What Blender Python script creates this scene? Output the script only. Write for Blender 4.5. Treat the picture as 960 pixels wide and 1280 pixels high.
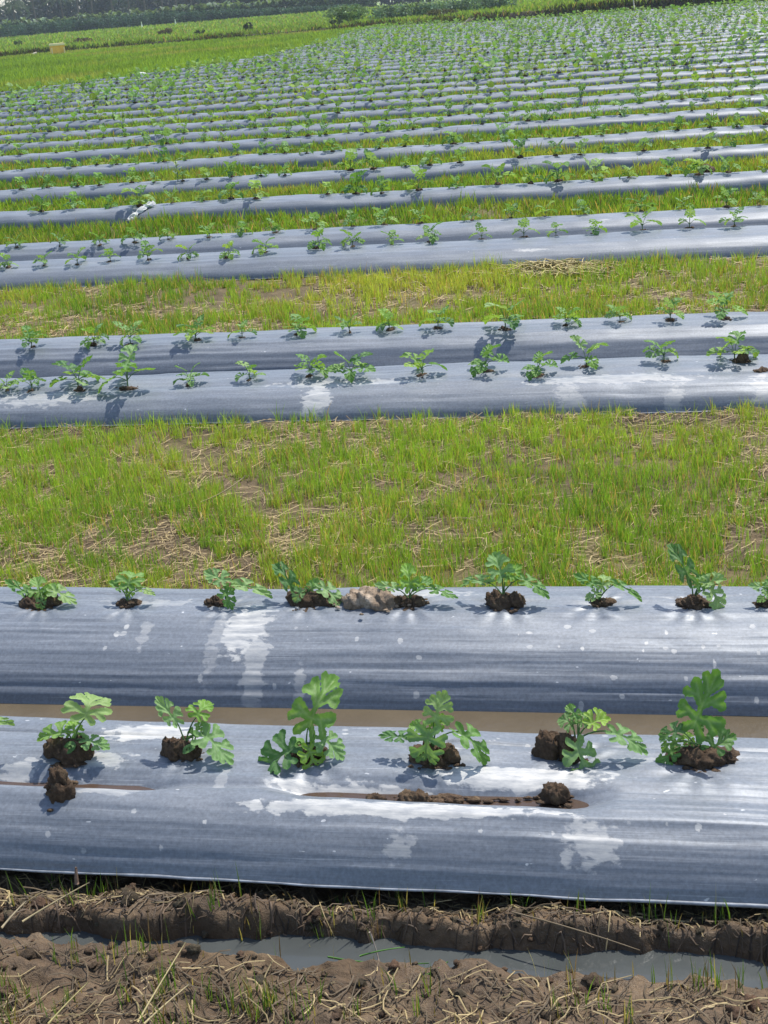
import bpy, bmesh, math, random
import numpy as np
from mathutils import Vector, Matrix

# ------------------------------------------------------------------ camera
F_PX, H_CAM = 1750.0, 2.0          # focal length for a 960x1280 frame, eye height
MH, XV, YC = -.083, -8300.0, 0.0   # tilt of the horizon and where the planted rows meet it

def solve_camera():
    r = math.atan(MH)
    d = (640 - YC) * math.cos(r)
    p = math.atan(d / F_PX)
    t = np.array([math.cos(r), math.sin(r)]); n = np.array([math.sin(r), -math.cos(r)])
    foot = np.array([480, 640]) + n * d
    s = (np.array([XV, YC + MH * (XV - 480)]) - foot) @ t
    yaw = math.pi / 2 + math.atan(s / math.hypot(F_PX, d))
    fw = np.array([-math.sin(yaw) * math.cos(p), math.cos(yaw) * math.cos(p), -math.sin(p)])
    rt0 = np.array([math.cos(yaw), math.sin(yaw), 0]); up0 = np.cross(rt0, fw)
    return fw, t[0] * rt0 + n[0] * up0, -(t[1] * rt0 + n[1] * up0)
FW, RT, UP = solve_camera()
EYE = np.array([0, 0, H_CAM])

scene = bpy.context.scene
for o in list(bpy.data.objects):
    bpy.data.objects.remove(o)
COL = scene.collection
cd = bpy.data.cameras.new('camera'); cam = bpy.data.objects.new('camera', cd); COL.objects.link(cam)
cd.sensor_fit = 'VERTICAL'; cd.sensor_height = 36; cd.lens = 36 * F_PX / 1280
cd.clip_start = .05; cd.clip_end = 6000
cam.matrix_world = Matrix(((RT[0], UP[0], -FW[0], 0), (RT[1], UP[1], -FW[1], 0), (RT[2], UP[2], -FW[2], H_CAM), (0, 0, 0, 1)))
scene.camera = cam

# ------------------------------------------------------------------ light
SUN_EL, SUN_AZ = math.radians(61), math.radians(28)   # azimuth from +Y (behind the field) towards +X
SUN_STRENGTH, SKY_STRENGTH, EXPOSURE = 3.9, .15, .58
w = bpy.data.worlds.new('World'); scene.world = w; w.use_nodes = True
nt = w.node_tree; bg = nt.nodes['Background']
sky = nt.nodes.new('ShaderNodeTexSky'); sky.sky_type = 'NISHITA'; sky.sun_disc = False
sky.sun_elevation = SUN_EL; sky.sun_rotation = SUN_AZ
sky.air_density = 1.0; sky.dust_density = 1.2; sky.ozone_density = 1.0
nt.links.new(sky.outputs[0], bg.inputs[0]); bg.inputs[1].default_value = SKY_STRENGTH
sl = bpy.data.lights.new('sun', 'SUN'); sl.energy = SUN_STRENGTH; sl.angle = math.radians(.5); sl.color = (1, .955, .88)
so = bpy.data.objects.new('sun', sl); COL.objects.link(so)
SD = Vector((math.sin(SUN_AZ) * math.cos(SUN_EL), math.cos(SUN_AZ) * math.cos(SUN_EL), math.sin(SUN_EL)))
so.rotation_euler = SD.to_track_quat('Z', 'Y').to_euler()
vs = scene.view_settings
vs.view_transform = 'Standard'; vs.look = 'None'; vs.gamma = 1; vs.exposure = EXPOSURE; vs.use_curve_mapping = False
scene.cycles.max_bounces = 6; scene.cycles.transparent_max_bounces = 8
scene.cycles.volume_bounces = 0

# ------------------------------------------------------------------ picture <-> place
def ray(x, y):
    d = FW * F_PX + RT * (x - 480) + UP * (640 - y)
    return d / np.linalg.norm(d)
def at_z(x, y, z):
    d = ray(x, y); return EYE + d * ((z - H_CAM) / d[2])
def at_y(x, y, Y):
    d = ray(x, y); return EYE + d * (Y / d[1])
def px_of(P):
    v = np.asarray(P) - EYE; z = v @ FW
    return 480 + F_PX * (v @ RT) / z, 640 - F_PX * (v @ UP) / z
def xlim(Y, px, z=0.0):
    q = (px - 480) / F_PX; h = z - H_CAM
    return (q * (Y * FW[1] + h * FW[2]) - (Y * RT[1] + h * RT[2])) / (RT[0] - q * FW[0])

# ------------------------------------------------------------------ noise
def _hash(ix, iy, s):
    h = (ix.astype(np.int64) * 374761393 + iy.astype(np.int64) * 668265263 + s * 974711) & 0xffffffff
    h = ((h ^ (h >> 13)) * 1274126177) & 0xffffffff
    return ((h ^ (h >> 16)) & 0xffff) / 65535.0
def vnoise(x, y, s=0):
    x = np.asarray(x, float); y = np.asarray(y, float) + x * 0; x = x + y * 0
    ix = np.floor(x); iy = np.floor(y); fx = x - ix; fy = y - iy
    fx = fx * fx * (3 - 2 * fx); fy = fy * fy * (3 - 2 * fy)
    a = _hash(ix, iy, s); b = _hash(ix + 1, iy, s); c = _hash(ix, iy + 1, s); d = _hash(ix + 1, iy + 1, s)
    return (a + (b - a) * fx) * (1 - fy) + (c + (d - c) * fx) * fy
def fbm(x, y, s=0, n=4):
    t = 0; a = .5
    for i in range(n):
        t = t + a * (vnoise(x, y, s + i * 17) - .5); a *= .5; x = np.asarray(x) * 2.03; y = np.asarray(y) * 2.03
    return t * 2          # about -1..1
def sstep(a, b, x):
    t = np.clip((x - a) / (b - a), 0, 1); return t * t * (3 - 2 * t)

# ------------------------------------------------------------------ mesh helpers
def mesh_from(name, V, Fs, smooth=True, cols=None, attrs=None, mats=None, fmat=None):
    """V (n,3); Fs: list of index arrays (m,k), one per face size."""
    me = bpy.data.meshes.new(name)
    V = np.asarray(V, np.float32)
    if not isinstance(Fs, list): Fs = [Fs]
    Fs = [np.asarray(f, np.int32) for f in Fs if len(f)]
    me.vertices.add(len(V)); me.vertices.foreach_set('co', V.ravel())
    nl = sum(f.size for f in Fs); npol = sum(len(f) for f in Fs)
    me.loops.add(nl); me.loops.foreach_set('vertex_index', np.concatenate([f.ravel() for f in Fs]))
    me.polygons.add(npol)
    tot = np.concatenate([np.full(len(f), f.shape[1], np.int32) for f in Fs])
    st = np.concatenate([[0], np.cumsum(tot)[:-1]]).astype(np.int32)
    me.polygons.foreach_set('loop_start', st)
    try: me.polygons.foreach_set('loop_total', tot)
    except Exception: pass
    me.polygons.foreach_set('use_smooth', np.full(npol, smooth, bool))
    if fmat is not None: me.polygons.foreach_set('material_index', np.asarray(fmat, np.int32))
    if cols is not None:
        c = np.ones((len(V), 4), np.float32); c[:, :3] = cols
        a = me.attributes.new('Col', 'FLOAT_COLOR', 'POINT'); a.data.foreach_set('color', c.ravel())
    for k, v in (attrs or {}).items():
        a = me.attributes.new(k, 'FLOAT', 'POINT'); a.data.foreach_set('value', np.asarray(v, np.float32))
    for m in (mats or []): me.materials.append(m)
    me.update(calc_edges=True); me.validate()
    return me
def link(name, me, parent=None, loc=None, rotz=0, scale=1):
    o = bpy.data.objects.new(name, me); COL.objects.link(o)
    if parent is not None: o.parent = parent
    if loc is not None: o.location = Vector([float(c) for c in loc])
    o.rotation_euler = (0, 0, rotz); o.scale = (scale,) * 3
    return o
def tag(o, label=None, cat=None, group=None, kind=None):
    if label: o['label'] = label
    if cat: o['category'] = cat
    if group: o['group'] = group
    if kind: o['kind'] = kind
    return o
def grid_faces(nu, nv, closed_v=False):
    i = np.arange(nu - 1)[:, None]; j = np.arange(nv if closed_v else nv - 1)[None, :]
    j2 = (j + 1) % nv
    return np.stack([i * nv + j, (i + 1) * nv + j, (i + 1) * nv + j2, i * nv + j2], -1).reshape(-1, 4)
def merge(parts):
    """list of (V, F list, cols) -> one; faces grouped by size"""
    Vs, Fd, Cs, n = [], {}, [], 0
    for V, Fl, C in parts:
        V = np.asarray(V, float); Vs.append(V); Cs.append(np.broadcast_to(np.asarray(C, float), (len(V), 3)))
        for f in (Fl if isinstance(Fl, list) else [Fl]):
            f = np.asarray(f)
            if len(f): Fd.setdefault(f.shape[1], []).append(f + n)
        n += len(V)
    return np.concatenate(Vs), [np.concatenate(v) for v in Fd.values()], np.concatenate(Cs)
def tube(P, R, n=6):
    P = np.asarray(P, float); R = np.broadcast_to(np.asarray(R, float), (len(P),))
    T = np.gradient(P, axis=0); T /= np.linalg.norm(T, axis=1)[:, None] + 1e-9
    a = np.cross(T, [0.31, .2, .93]); a /= np.linalg.norm(a, axis=1)[:, None] + 1e-9
    b = np.cross(T, a)
    th = np.linspace(0, 2 * np.pi, n, endpoint=False)
    V = P[:, None] + R[:, None, None] * (np.cos(th)[None, :, None] * a[:, None] + np.sin(th)[None, :, None] * b[:, None])
    V = V.reshape(-1, 3)
    V = np.concatenate([V, P[:1], P[-1:]]); N = len(P) * n
    j = np.arange(n); j2 = (j + 1) % n
    tri = np.concatenate([np.stack([np.full(n, N), j2, j], -1), np.stack([np.full(n, N + 1), (len(P) - 1) * n + j, (len(P) - 1) * n + j2], -1)])
    return V, [grid_faces(len(P), n, True), tri]
def bez(a, b, c, n=7):
    t = np.linspace(0, 1, n)[:, None]
    return (1 - t) ** 2 * np.asarray(a, float) + 2 * t * (1 - t) * np.asarray(b, float) + t * t * np.asarray(c, float)
_ico = {}
def ico(sub):
    if sub not in _ico:
        bm = bmesh.new(); bmesh.ops.create_icosphere(bm, subdivisions=sub, radius=1)
        bm.verts.ensure_lookup_table()
        _ico[sub] = (np.array([v.co[:] for v in bm.verts]), np.array([[v.index for v in f.verts] for f in bm.faces]))
        bm.free()
    return _ico[sub]
def lump(c, r, seed, sub=4, rough=.7, flat=-.35):
    """a crumbly lump of soil"""
    D, Fc = ico(sub)
    n1 = fbm(D[:, 0] * 1.4 + D[:, 2] * 1.1 + seed * 3.7, D[:, 1] * 1.4 - D[:, 2] * .9, seed, 3)
    n2 = fbm(D[:, 0] * 5 + D[:, 2] * 3.3, D[:, 1] * 5 - D[:, 2] * 4.1 + seed, seed + 5, 3)
    rr = 1 + rough * n1 + .38 * rough * np.abs(n2) * 2 - .1
    V = D * rr[:, None]
    V[:, 2] = np.maximum(V[:, 2], flat)
    return V * np.asarray(r) + np.asarray(c), [Fc], None

# ------------------------------------------------------------------ materials
def mat(name):
    m = bpy.data.materials.new(name); m.use_nodes = True
    n = m.node_tree; return m, n, n.nodes['Principled BSDF']
def N(n, t, **k):
    x = n.nodes.new(t)
    for a, b in k.items():
        if a in x.inputs.keys(): x.inputs[a].default_value = b
        else: setattr(x, a, b)
    return x
def noise_node(n, scale, detail=4, rough=.6, stretch=None, coord='pos'):
    g = N(n, 'ShaderNodeNewGeometry') if coord == 'pos' else N(n, 'ShaderNodeTexCoord')
    src = g.outputs['Position'] if coord == 'pos' else g.outputs['Object']
    if stretch:
        mp = N(n, 'ShaderNodeMapping'); mp.inputs['Scale'].default_value = stretch
        n.links.new(src, mp.inputs['Vector']); src = mp.outputs[0]
    t = N(n, 'ShaderNodeTexNoise'); t.inputs['Scale'].default_value = scale
    t.inputs['Detail'].default_value = detail; t.inputs['Roughness'].default_value = rough
    n.links.new(src, t.inputs['Vector']); return t
def ramp(n, src, stops):
    r = N(n, 'ShaderNodeValToRGB'); e = r.color_ramp.elements
    while len(e) < len(stops): e.new(.5)
    for i, (p, c) in enumerate(stops):
        e[i].position = p; e[i].color = (*c, 1) if len(c) == 3 else c
    n.links.new(src, r.inputs[0]); return r
def mix(n, a, b, fac, blend='MIX'):
    m = N(n, 'ShaderNodeMix', data_type='RGBA', blend_type=blend)
    for s, v in ((m.inputs[6], a), (m.inputs[7], b), (m.inputs[0], fac)):
        if hasattr(v, 'is_linked'): n.links.new(v, s)
        elif isinstance(v, (int, float)): s.default_value = v
        else: s.default_value = (*v, 1)
    return m.outputs[2]
def bump(n, bs, h, strength, dist):
    b = N(n, 'ShaderNodeBump'); b.inputs['Strength'].default_value = strength; b.inputs['Distance'].default_value = dist
    n.links.new(h, b.inputs['Height']); n.links.new(b.outputs[0], bs.inputs['Normal']); return b

def m_ground():
    m, n, b = mat('soil')
    a = N(n, 'ShaderNodeAttribute', attribute_name='Col')
    t1 = noise_node(n, 38, 6, .7); t2 = noise_node(n, 7, 3)
    r1 = ramp(n, t1.outputs[0], [(.28, (.45, .45, .45)), (.72, (1.5, 1.5, 1.5))])
    c = mix(n, a.outputs['Color'], r1.outputs[0], .75, 'MULTIPLY')
    n.links.new(c, b.inputs['Base Color'])
    wt = N(n, 'ShaderNodeAttribute', attribute_name='wet')
    mr = N(n, 'ShaderNodeMapRange'); n.links.new(wt.outputs['Fac'], mr.inputs[0])
    mr.inputs[3].default_value = .95; mr.inputs[4].default_value = .30
    n.links.new(mr.outputs[0], b.inputs['Roughness'])
    b.inputs['Specular IOR Level'].default_value = .35
    bump(n, b, t1.outputs[0], .7, .02); return m
def m_clod():
    m, n, b = mat('clod_soil')
    a = N(n, 'ShaderNodeAttribute', attribute_name='Col')
    t = noise_node(n, 90, 6, .7)
    r = ramp(n, t.outputs[0], [(.3, (.5, .5, .5)), (.7, (1.45, 1.4, 1.35))])
    n.links.new(mix(n, a.outputs['Color'], r.outputs[0], .8, 'MULTIPLY'), b.inputs['Base Color'])
    b.inputs['Roughness'].default_value = .85; b.inputs['Specular IOR Level'].default_value = .25
    bump(n, b, t.outputs[0], .9, .012); return m
def m_film():
    m, n, b = mat('mulch_film')
    sa = N(n, 'ShaderNodeAttribute', attribute_name='stain'); ss = N(n, 'ShaderNodeAttribute', attribute_name='pale_mark_s')
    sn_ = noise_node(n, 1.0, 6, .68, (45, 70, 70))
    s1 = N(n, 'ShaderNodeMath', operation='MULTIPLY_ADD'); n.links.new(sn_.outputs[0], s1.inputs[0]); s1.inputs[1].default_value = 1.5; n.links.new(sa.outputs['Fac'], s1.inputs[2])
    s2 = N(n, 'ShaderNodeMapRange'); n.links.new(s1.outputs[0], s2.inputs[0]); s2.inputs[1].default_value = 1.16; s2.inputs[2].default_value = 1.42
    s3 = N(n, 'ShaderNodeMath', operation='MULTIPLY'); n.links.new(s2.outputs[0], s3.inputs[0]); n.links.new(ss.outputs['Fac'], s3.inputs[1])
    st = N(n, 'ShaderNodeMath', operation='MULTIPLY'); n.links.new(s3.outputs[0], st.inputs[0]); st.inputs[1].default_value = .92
    streak = noise_node(n, 1.0, 4, .55, (.8, 24, 24))        # stretch marks along the bed
    fine = noise_node(n, 1.0, 4, .65, (3, 120, 120))
    dust = noise_node(n, 2.2, 5, .6, (.8, 3.5, 3.5))
    flecks = noise_node(n, 30, 2, .5, (1, 2.0, 2.0))
    base = ramp(n, streak.outputs[0], [(.25, (.125, .141, .164)), (.52, (.150, .168, .194)), (.8, (.195, .213, .238))])
    dr = ramp(n, dust.outputs[0], [(.50, (0, 0, 0)), (.85, (.34, .34, .34))])
    c = mix(n, base.outputs[0], (.36, .37, .38), dr.outputs[0])
    fr = ramp(n, flecks.outputs[0], [(.745, (0, 0, 0)), (.77, (.7, .7, .7))])
    c = mix(n, c, (.55, .56, .56), fr.outputs[0])
    scr = noise_node(n, 1.0, 3, .6, (2.2, 210, 210))
    sc = ramp(n, scr.outputs[0], [(.60, (0, 0, 0)), (.74, (.42, .42, .42))])
    c = mix(n, c, (.42, .43, .44), sc.outputs[0])
    gr = noise_node(n, 95, 3, .7)
    gm = ramp(n, gr.outputs[0], [(.3, (.82, .82, .82)), (.7, (1.2, 1.2, 1.2))])
    c = mix(n, c, gm.outputs[0], 1.0, 'MULTIPLY')
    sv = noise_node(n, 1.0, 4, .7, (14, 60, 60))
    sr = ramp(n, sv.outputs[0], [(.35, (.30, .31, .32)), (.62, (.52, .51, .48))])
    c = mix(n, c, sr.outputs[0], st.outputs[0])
    n.links.new(c, b.inputs['Base Color'])
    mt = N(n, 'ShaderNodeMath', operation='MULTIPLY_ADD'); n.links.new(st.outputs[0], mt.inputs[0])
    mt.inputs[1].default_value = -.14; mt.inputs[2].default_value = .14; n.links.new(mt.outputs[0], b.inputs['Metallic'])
    rg = N(n, 'ShaderNodeMapRange'); n.links.new(dust.outputs[0], rg.inputs[0])
    rg.inputs[3].default_value = .36; rg.inputs[4].default_value = .56; n.links.new(rg.outputs[0], b.inputs['Roughness'])
    b.inputs['Specular IOR Level'].default_value = .36
    ad = N(n, 'ShaderNodeMath', operation='MULTIPLY_ADD'); n.links.new(fine.outputs[0], ad.inputs[0]); ad.inputs[1].default_value = .22
    n.links.new(streak.outputs[0], ad.inputs[2])
    bump(n, b, ad.outputs[0], .20, .010); return m
def m_plain(name, col, rough=.8, var=.3, scale=20, spec=.3, bmp=0):
    m, n, b = mat(name)
    t = noise_node(n, scale, 4)
    lo = [x * (1 - var) for x in col]; hi = [min(1, x * (1 + var)) for x in col]
    r = ramp(n, t.outputs[0], [(.3, lo), (.7, hi)])
    n.links.new(r.outputs[0], b.inputs['Base Color']); b.inputs['Roughness'].default_value = rough
    b.inputs['Specular IOR Level'].default_value = spec
    if bmp: bump(n, b, t.outputs[0], .6, bmp)
    return m
def m_leafy(name, trans=.4, rough=.5, spec=.3, objrand=False, tint=(1.5, 1.35, .55), gain=1.0):
    """thin green stuff: colour from the mesh, light passing through"""
    m, n, b = mat(name)
    a = N(n, 'ShaderNodeAttribute', attribute_name='Col')
    t = noise_node(n, 60, 3)
    r = ramp(n, t.outputs[0], [(.3, (.75, .75, .75)), (.7, (1.25, 1.25, 1.25))])
    c = mix(n, a.outputs['Color'], r.outputs[0], .6, 'MULTIPLY')
    if objrand:
        oi = N(n, 'ShaderNodeObjectInfo')
        hr = ramp(n, oi.outputs['Random'], [(0, (.72, .82, .72)), (.5, (1, 1, 1)), (1, (1.3, 1.12, 1.0))])
        c = mix(n, c, hr.outputs[0], .8, 'MULTIPLY')
    n.links.new(c, b.inputs['Base Color']); b.inputs['Roughness'].default_value = rough
    b.inputs['Specular IOR Level'].default_value = spec
    if objrand:
        tb = noise_node(n, 260, 3); bump(n, b, tb.outputs[0], .35, .003)
    tr = N(n, 'ShaderNodeBsdfTranslucent')
    n.links.new(mix(n, c, tint, 1.0, 'MULTIPLY'), tr.inputs[0])
    ms = N(n, 'ShaderNodeMixShader'); ms.inputs[0].default_value = trans
    n.links.new(b.outputs[0], ms.inputs[1]); n.links.new(tr.outputs[0], ms.inputs[2])
    n.links.new(ms.outputs[0], n.nodes['Material Output'].inputs[0]); return m
def m_water(name, col, rough, spec=.5, bscale=14, bstr=.08):
    m, n, b = mat(name)
    t = noise_node(n, bscale, 3); t2 = noise_node(n, 3, 4)
    r = ramp(n, t2.outputs[0], [(.3, [c * .8 for c in col]), (.7, [c * 1.15 for c in col])])
    n.links.new(r.outputs[0], b.inputs['Base Color'])
    b.inputs['Roughness'].default_value = rough; b.inputs['Specular IOR Level'].default_value = spec
    b.inputs['IOR'].default_value = 1.33
    bump(n, b, t.outputs[0], bstr, .01); return m

M_SOIL, M_CLOD, M_FILM = m_ground(), m_clod(), m_film()
M_LEAF = m_leafy('seedling_leaf', .34, .56, .28, True, (1.3, 1.25, .6))
M_LEAFFAR = m_leafy('far_seedling_leaf', .32, .6, .15, True, (1.3, 1.25, .6))
M_GRASS = m_leafy('grass_blade', .45, .55, .25)
M_FAR = m_leafy('tree_foliage', .25, .6, .2)
M_STRAW = m_leafy('dry_straw', .15, .6, .3, tint=(1.1, 1, .8))
M_HEM = m_plain('film_hem', (.22, .24, .27), .4, .4, 25, .4)
M_DITCH = m_water('ditch_water', (.062, .068, .066), .04, .5, 9, .03)
M_FURROW = m_water('furrow_water', (.10, .080, .053), .20, .4, 26, .3)
M_BARK = m_plain('bark', (.10, .085, .07), .9, .4, 6, .2, .02)

# ------------------------------------------------------------------ bed positions (Y of the line of plants)
ZF = .17
def row_y(y): return at_z(480, y, ZF)[1]
ROWPX = [945, 752, 465, 413, 308, 284, 240, 210, 185, 164, 150, 137.5, 126, 116, 107.5, 100]
ROWY = [row_y(y) for y in ROWPX]
_jr = random.Random(5)
while ROWY[-1] < 112:
    ROWY.append(ROWY[-1] + 2.25 + _jr.uniform(-.12, .12))
# line of the foot of the far bank, and the slanting left edge of the planted field, both read off the ground
BANK = np.array([at_z(x, y, 0)[:2] for x, y in [(-150, 87), (84, 66), (240, 54), (480, 34), (600, 29.5), (720, 21.5), (960, 4), (1100, -7)]])
EDGE = np.array([at_z(x, y, .1)[:2] for x, y in [(-60, 124), (40, 112), (190, 92), (300, 77), (400, 55), (440, 40)]])
def bank_y(X): return np.interp(X, BANK[:, 0], BANK[:, 1])
def edge_x(Y):
    o = np.argsort(EDGE[:, 1]); return np.interp(Y, EDGE[o, 1], EDGE[o, 0], left=-999)

# ------------------------------------------------------------------ ground
def ditch_mid(X): return 2.598 + .014 * fbm(X * 1.3, 0 * X, 3) + .018 * X
def ground_z(X, Y):
    z = .025 + .02 * fbm(X * 1.1, Y * 1.1, 11, 3) + .012 * fbm(X * 7, Y * 7, 12, 3)
    # the muddy edge in front of the first bed, with its ditch
    mud = 1 - sstep(2.85, 2.95, Y)
    zm = .0 + .032 * fbm(X * 5, Y * 6, 21, 4) + (.030 * np.abs(fbm(X * 14, Y * 18, 22, 5))) + .008 * fbm(X * 55, Y * 60, 23, 3) - .010
    c = ditch_mid(X); half = .022 + .040 * sstep(-.9, .15, X + .66) + .022 * fbm(X * 5, 0 * X, 4)
    hw = np.maximum(half + .030 * fbm(X * 17, Y * 11, 25, 3), .012)
    zm = zm - .105 * (1 - sstep(hw * .6, hw * 1.35 + .012, np.abs(Y - c))) + .006 * np.exp(-((Y - c - .095) / .03) ** 2)
    zm = zm - .035 * sstep(2.70, 2.75, Y) * (1 - .75 * sstep(-.75, -.1, X))
    z = z * (1 - mud) + zm * mud
    # furrow between the first two beds, soil falling away under every bed
    z = z - .11 * np.exp(-((Y - 3.57) / .24) ** 4)
    z = np.where((Y > 6.45) & (Y < 6.72), z + .02 * np.abs(fbm(X * 9, Y * 9, 31, 4)), z)
    # far: bank and terrace
    yb = bank_y(X)
    hb = .28 + .42 * sstep(-22, 2, X)
    far = sstep(0, .6, Y - yb)
    z = z + far * (hb + .08 * fbm(X * .8, Y * .8, 41)) + .62 * sstep(0, 130, Y - yb)
    return z
def ground_col(X, Y, z):
    n1 = fbm(X * 2.2, Y * 2.2, 51, 4)[..., None]; n2 = fbm(X * 11, Y * 11, 52, 3)[..., None]
    mudc = np.array([.108, .070, .038]) * (1 + .45 * n1) + np.array([.11, .083, .05]) * np.clip(n2, 0, 1)
    walk = np.array([.115, .082, .044]) * (1 + .5 * n2) + np.clip(n1 + .15, 0, 1) * np.array([.05, .07, .0])
    green = np.array([.15, .18, .03]) * (1 + .25 * n1)
    rice = np.array([.15, .24, .035]) * (1 + .3 * fbm(X * .35, Y * .12, 53, 3)[..., None])
    terr = np.array([.17, .25, .045]) * (1 + .45 * fbm(X * .09, Y * .12, 54, 4)[..., None])
    brown = np.array([.10, .075, .045])
    a = sstep(2.9, 3.1, Y)[..., None]; c = mudc * (1 - a) + walk * a
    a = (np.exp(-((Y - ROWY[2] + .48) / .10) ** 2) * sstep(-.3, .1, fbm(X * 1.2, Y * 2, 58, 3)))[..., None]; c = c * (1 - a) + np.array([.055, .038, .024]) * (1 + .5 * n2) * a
    a = (sstep(8, 22, Y) * .8)[..., None]; c = c * (1 - a) + green * a
    ex = edge_x(Y); bx = fbm(X * .5, Y * .5, 55, 3)
    a = (sstep(0, 1.2, ex - X + bx) * sstep(25, 28, Y))[..., None]
    c = c * (1 - a) + rice * a
    a = (np.exp(-((ex - X + bx) / 1.0) ** 2) * sstep(-.1, .35, fbm(X * .25, Y * .25, 57, 3)) * (Y > 25))[..., None]
    c = c * (1 - a) + np.array([.22, .17, .11]) * a
    yb = bank_y(X); d = Y - yb
    a = (sstep(-.5, .0, d) * (1 - sstep(.5, .9, d)))[..., None]
    c = c * (1 - a) + brown * .4 * a
    a = sstep(.5, 1.0, d)[..., None]; c = c * (1 - a) + terr * a
    return c
def build_ground():
    Ys = [1.2]
    while Ys[-1] < 900:
        y = Ys[-1]
        s = .03 if y < 1.9 else .007 if y < 2.9 else .02 if y < 4.3 else .022 if y < 8 else .035 if y < 12 else .0035 * y
        if 80 < y < 160: s = .25
        if y > 160: s = .05 * y
        Ys.append(y + s)
    Ys = np.array(Ys)
    u = [0]
    while u[-1] < 1:
        a = u[-1]; u.append(a + (.0026 if a < .34 else .0026 + (a - .34) * .09))
    u = np.array(u); u = np.concatenate([-u[:0:-1], u])
    half = np.where(Ys < 10, 3.4 + .42 * Ys, 7.6 + .75 * (Ys - 10))
    ax = .5 * (xlim(Ys, 0) + xlim(Ys, 960))
    Y = Ys[:, None] + 0 * u[None]; X = ax[:, None] + u[None] * half[:, None]
    z = ground_z(X, Y); c = ground_col(X, Y, z)
    wet = (1 - sstep(2.8, 3.0, Y)) * np.clip(.45 + .9 * fbm(X * 4, Y * 4, 61, 3), 0, 1)
    me = mesh_from('ground', np.stack([X, Y, z], -1).reshape(-1, 3), grid_faces(len(Ys), len(u))[:, ::-1],
                   cols=c.reshape(-1, 3), attrs={'wet': wet.ravel()}, mats=[M_SOIL])
    tag(link('ground', me), kind='structure')
build_ground()
def sheet(name, x0, x1, y0, y1, z, m, n=40):
    xs = np.linspace(x0, x1, n); ys = np.linspace(y0, y1, 6)
    X, Y = np.meshgrid(xs, ys, indexing='ij')
    me = mesh_from(name, np.stack([X, Y, z + 0 * X], -1).reshape(-1, 3), grid_faces(n, 6), mats=[m])
    return tag(link(name, me), kind='structure')
sheet('ditch_water', -4.5, 4.2, 2.40, 2.80, -.057, M_DITCH)
sheet('furrow_water', -6.0, 5, 3.25, 3.86, -.024, M_FURROW)

# ------------------------------------------------------------------ plastic-covered beds
PALE_MARKS = {0: [], 1: [], 2: []}       # mud splashes and other pale patches: (x, y, rx, ry, strength) in metres
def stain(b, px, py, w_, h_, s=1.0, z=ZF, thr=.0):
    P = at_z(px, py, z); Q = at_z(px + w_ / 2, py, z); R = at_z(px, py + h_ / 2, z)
    PALE_MARKS[b].append((P[0], P[1], abs(Q[0] - P[0]), abs(R[1] - P[1]), s, thr))
for a in [(0, 740, 1065, 96, 46, .68, .10, .12), (0, 500, 1062, 60, 32, .5, .10, .15), (0, 190, 916, 130, 24, 1.0, .17, -.2), (0, 120, 948, 120, 22, .7, .17, .05),  # two mud splashes on the front, then plain pale patches on top
          (0, 640, 972, 230, 18, 1.0, .16, -.25), (0, 440, 984, 200, 22, 1.0, .16, -.2), (0, 500, 1009, 330, 12, 1.0, .165, -.4), (0, 25, 960, 60, 26, .6, .16, .1), (0, 130, 990, 130, 14, .5, .16, .1),  # film coloured paler in bands along the sunken crease and its lip
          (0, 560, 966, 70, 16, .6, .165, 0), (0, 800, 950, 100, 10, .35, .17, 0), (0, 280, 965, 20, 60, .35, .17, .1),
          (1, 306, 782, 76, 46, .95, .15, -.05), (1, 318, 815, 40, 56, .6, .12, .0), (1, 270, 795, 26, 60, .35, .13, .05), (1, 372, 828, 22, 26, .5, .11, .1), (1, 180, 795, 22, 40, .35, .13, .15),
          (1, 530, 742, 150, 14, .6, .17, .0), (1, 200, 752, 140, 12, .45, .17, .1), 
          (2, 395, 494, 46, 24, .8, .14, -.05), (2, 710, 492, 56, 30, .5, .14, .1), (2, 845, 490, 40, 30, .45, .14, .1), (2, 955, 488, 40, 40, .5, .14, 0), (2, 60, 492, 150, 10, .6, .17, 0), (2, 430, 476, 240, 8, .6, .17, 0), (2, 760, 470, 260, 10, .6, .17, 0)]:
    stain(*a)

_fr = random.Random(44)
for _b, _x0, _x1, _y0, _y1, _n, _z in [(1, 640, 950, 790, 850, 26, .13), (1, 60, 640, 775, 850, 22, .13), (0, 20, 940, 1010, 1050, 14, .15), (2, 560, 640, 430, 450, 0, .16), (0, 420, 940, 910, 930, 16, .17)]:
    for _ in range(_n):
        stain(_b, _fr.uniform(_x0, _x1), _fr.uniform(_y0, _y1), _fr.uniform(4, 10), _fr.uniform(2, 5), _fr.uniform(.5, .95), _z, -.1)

def smooth_profile(pts, n, ks=2.0):
    pts = np.array(pts, float)
    s = np.concatenate([[0], np.cumsum(np.hypot(*np.diff(pts, axis=0).T))])
    t = np.linspace(0, s[-1], 400)
    y = np.interp(t, s, pts[:, 0]); z = np.interp(t, s, pts[:, 1])
    k = np.exp(-np.linspace(-2, 2, 25) ** 2 * ks / 2); k /= k.sum()
    pad = lambda v: np.convolve(np.concatenate([2 * v[0] - v[12:0:-1], v, 2 * v[-1] - v[-2:-14:-1]]), k, 'valid')
    y, z = pad(y), pad(z)
    i = np.linspace(0, 399, n); return np.interp(i, np.arange(400), y), np.interp(i, np.arange(400), z)
BED1 = [(-.36, .028), (-.345, .06), (-.32, .098), (-.275, .138), (-.225, .163), (-.19, .168), (-.14, .158), (-.08, .166), (0, .172), (.10, .173), (.155, .168), (.20, .14), (.30, .05), (.36, -.04)]
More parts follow.
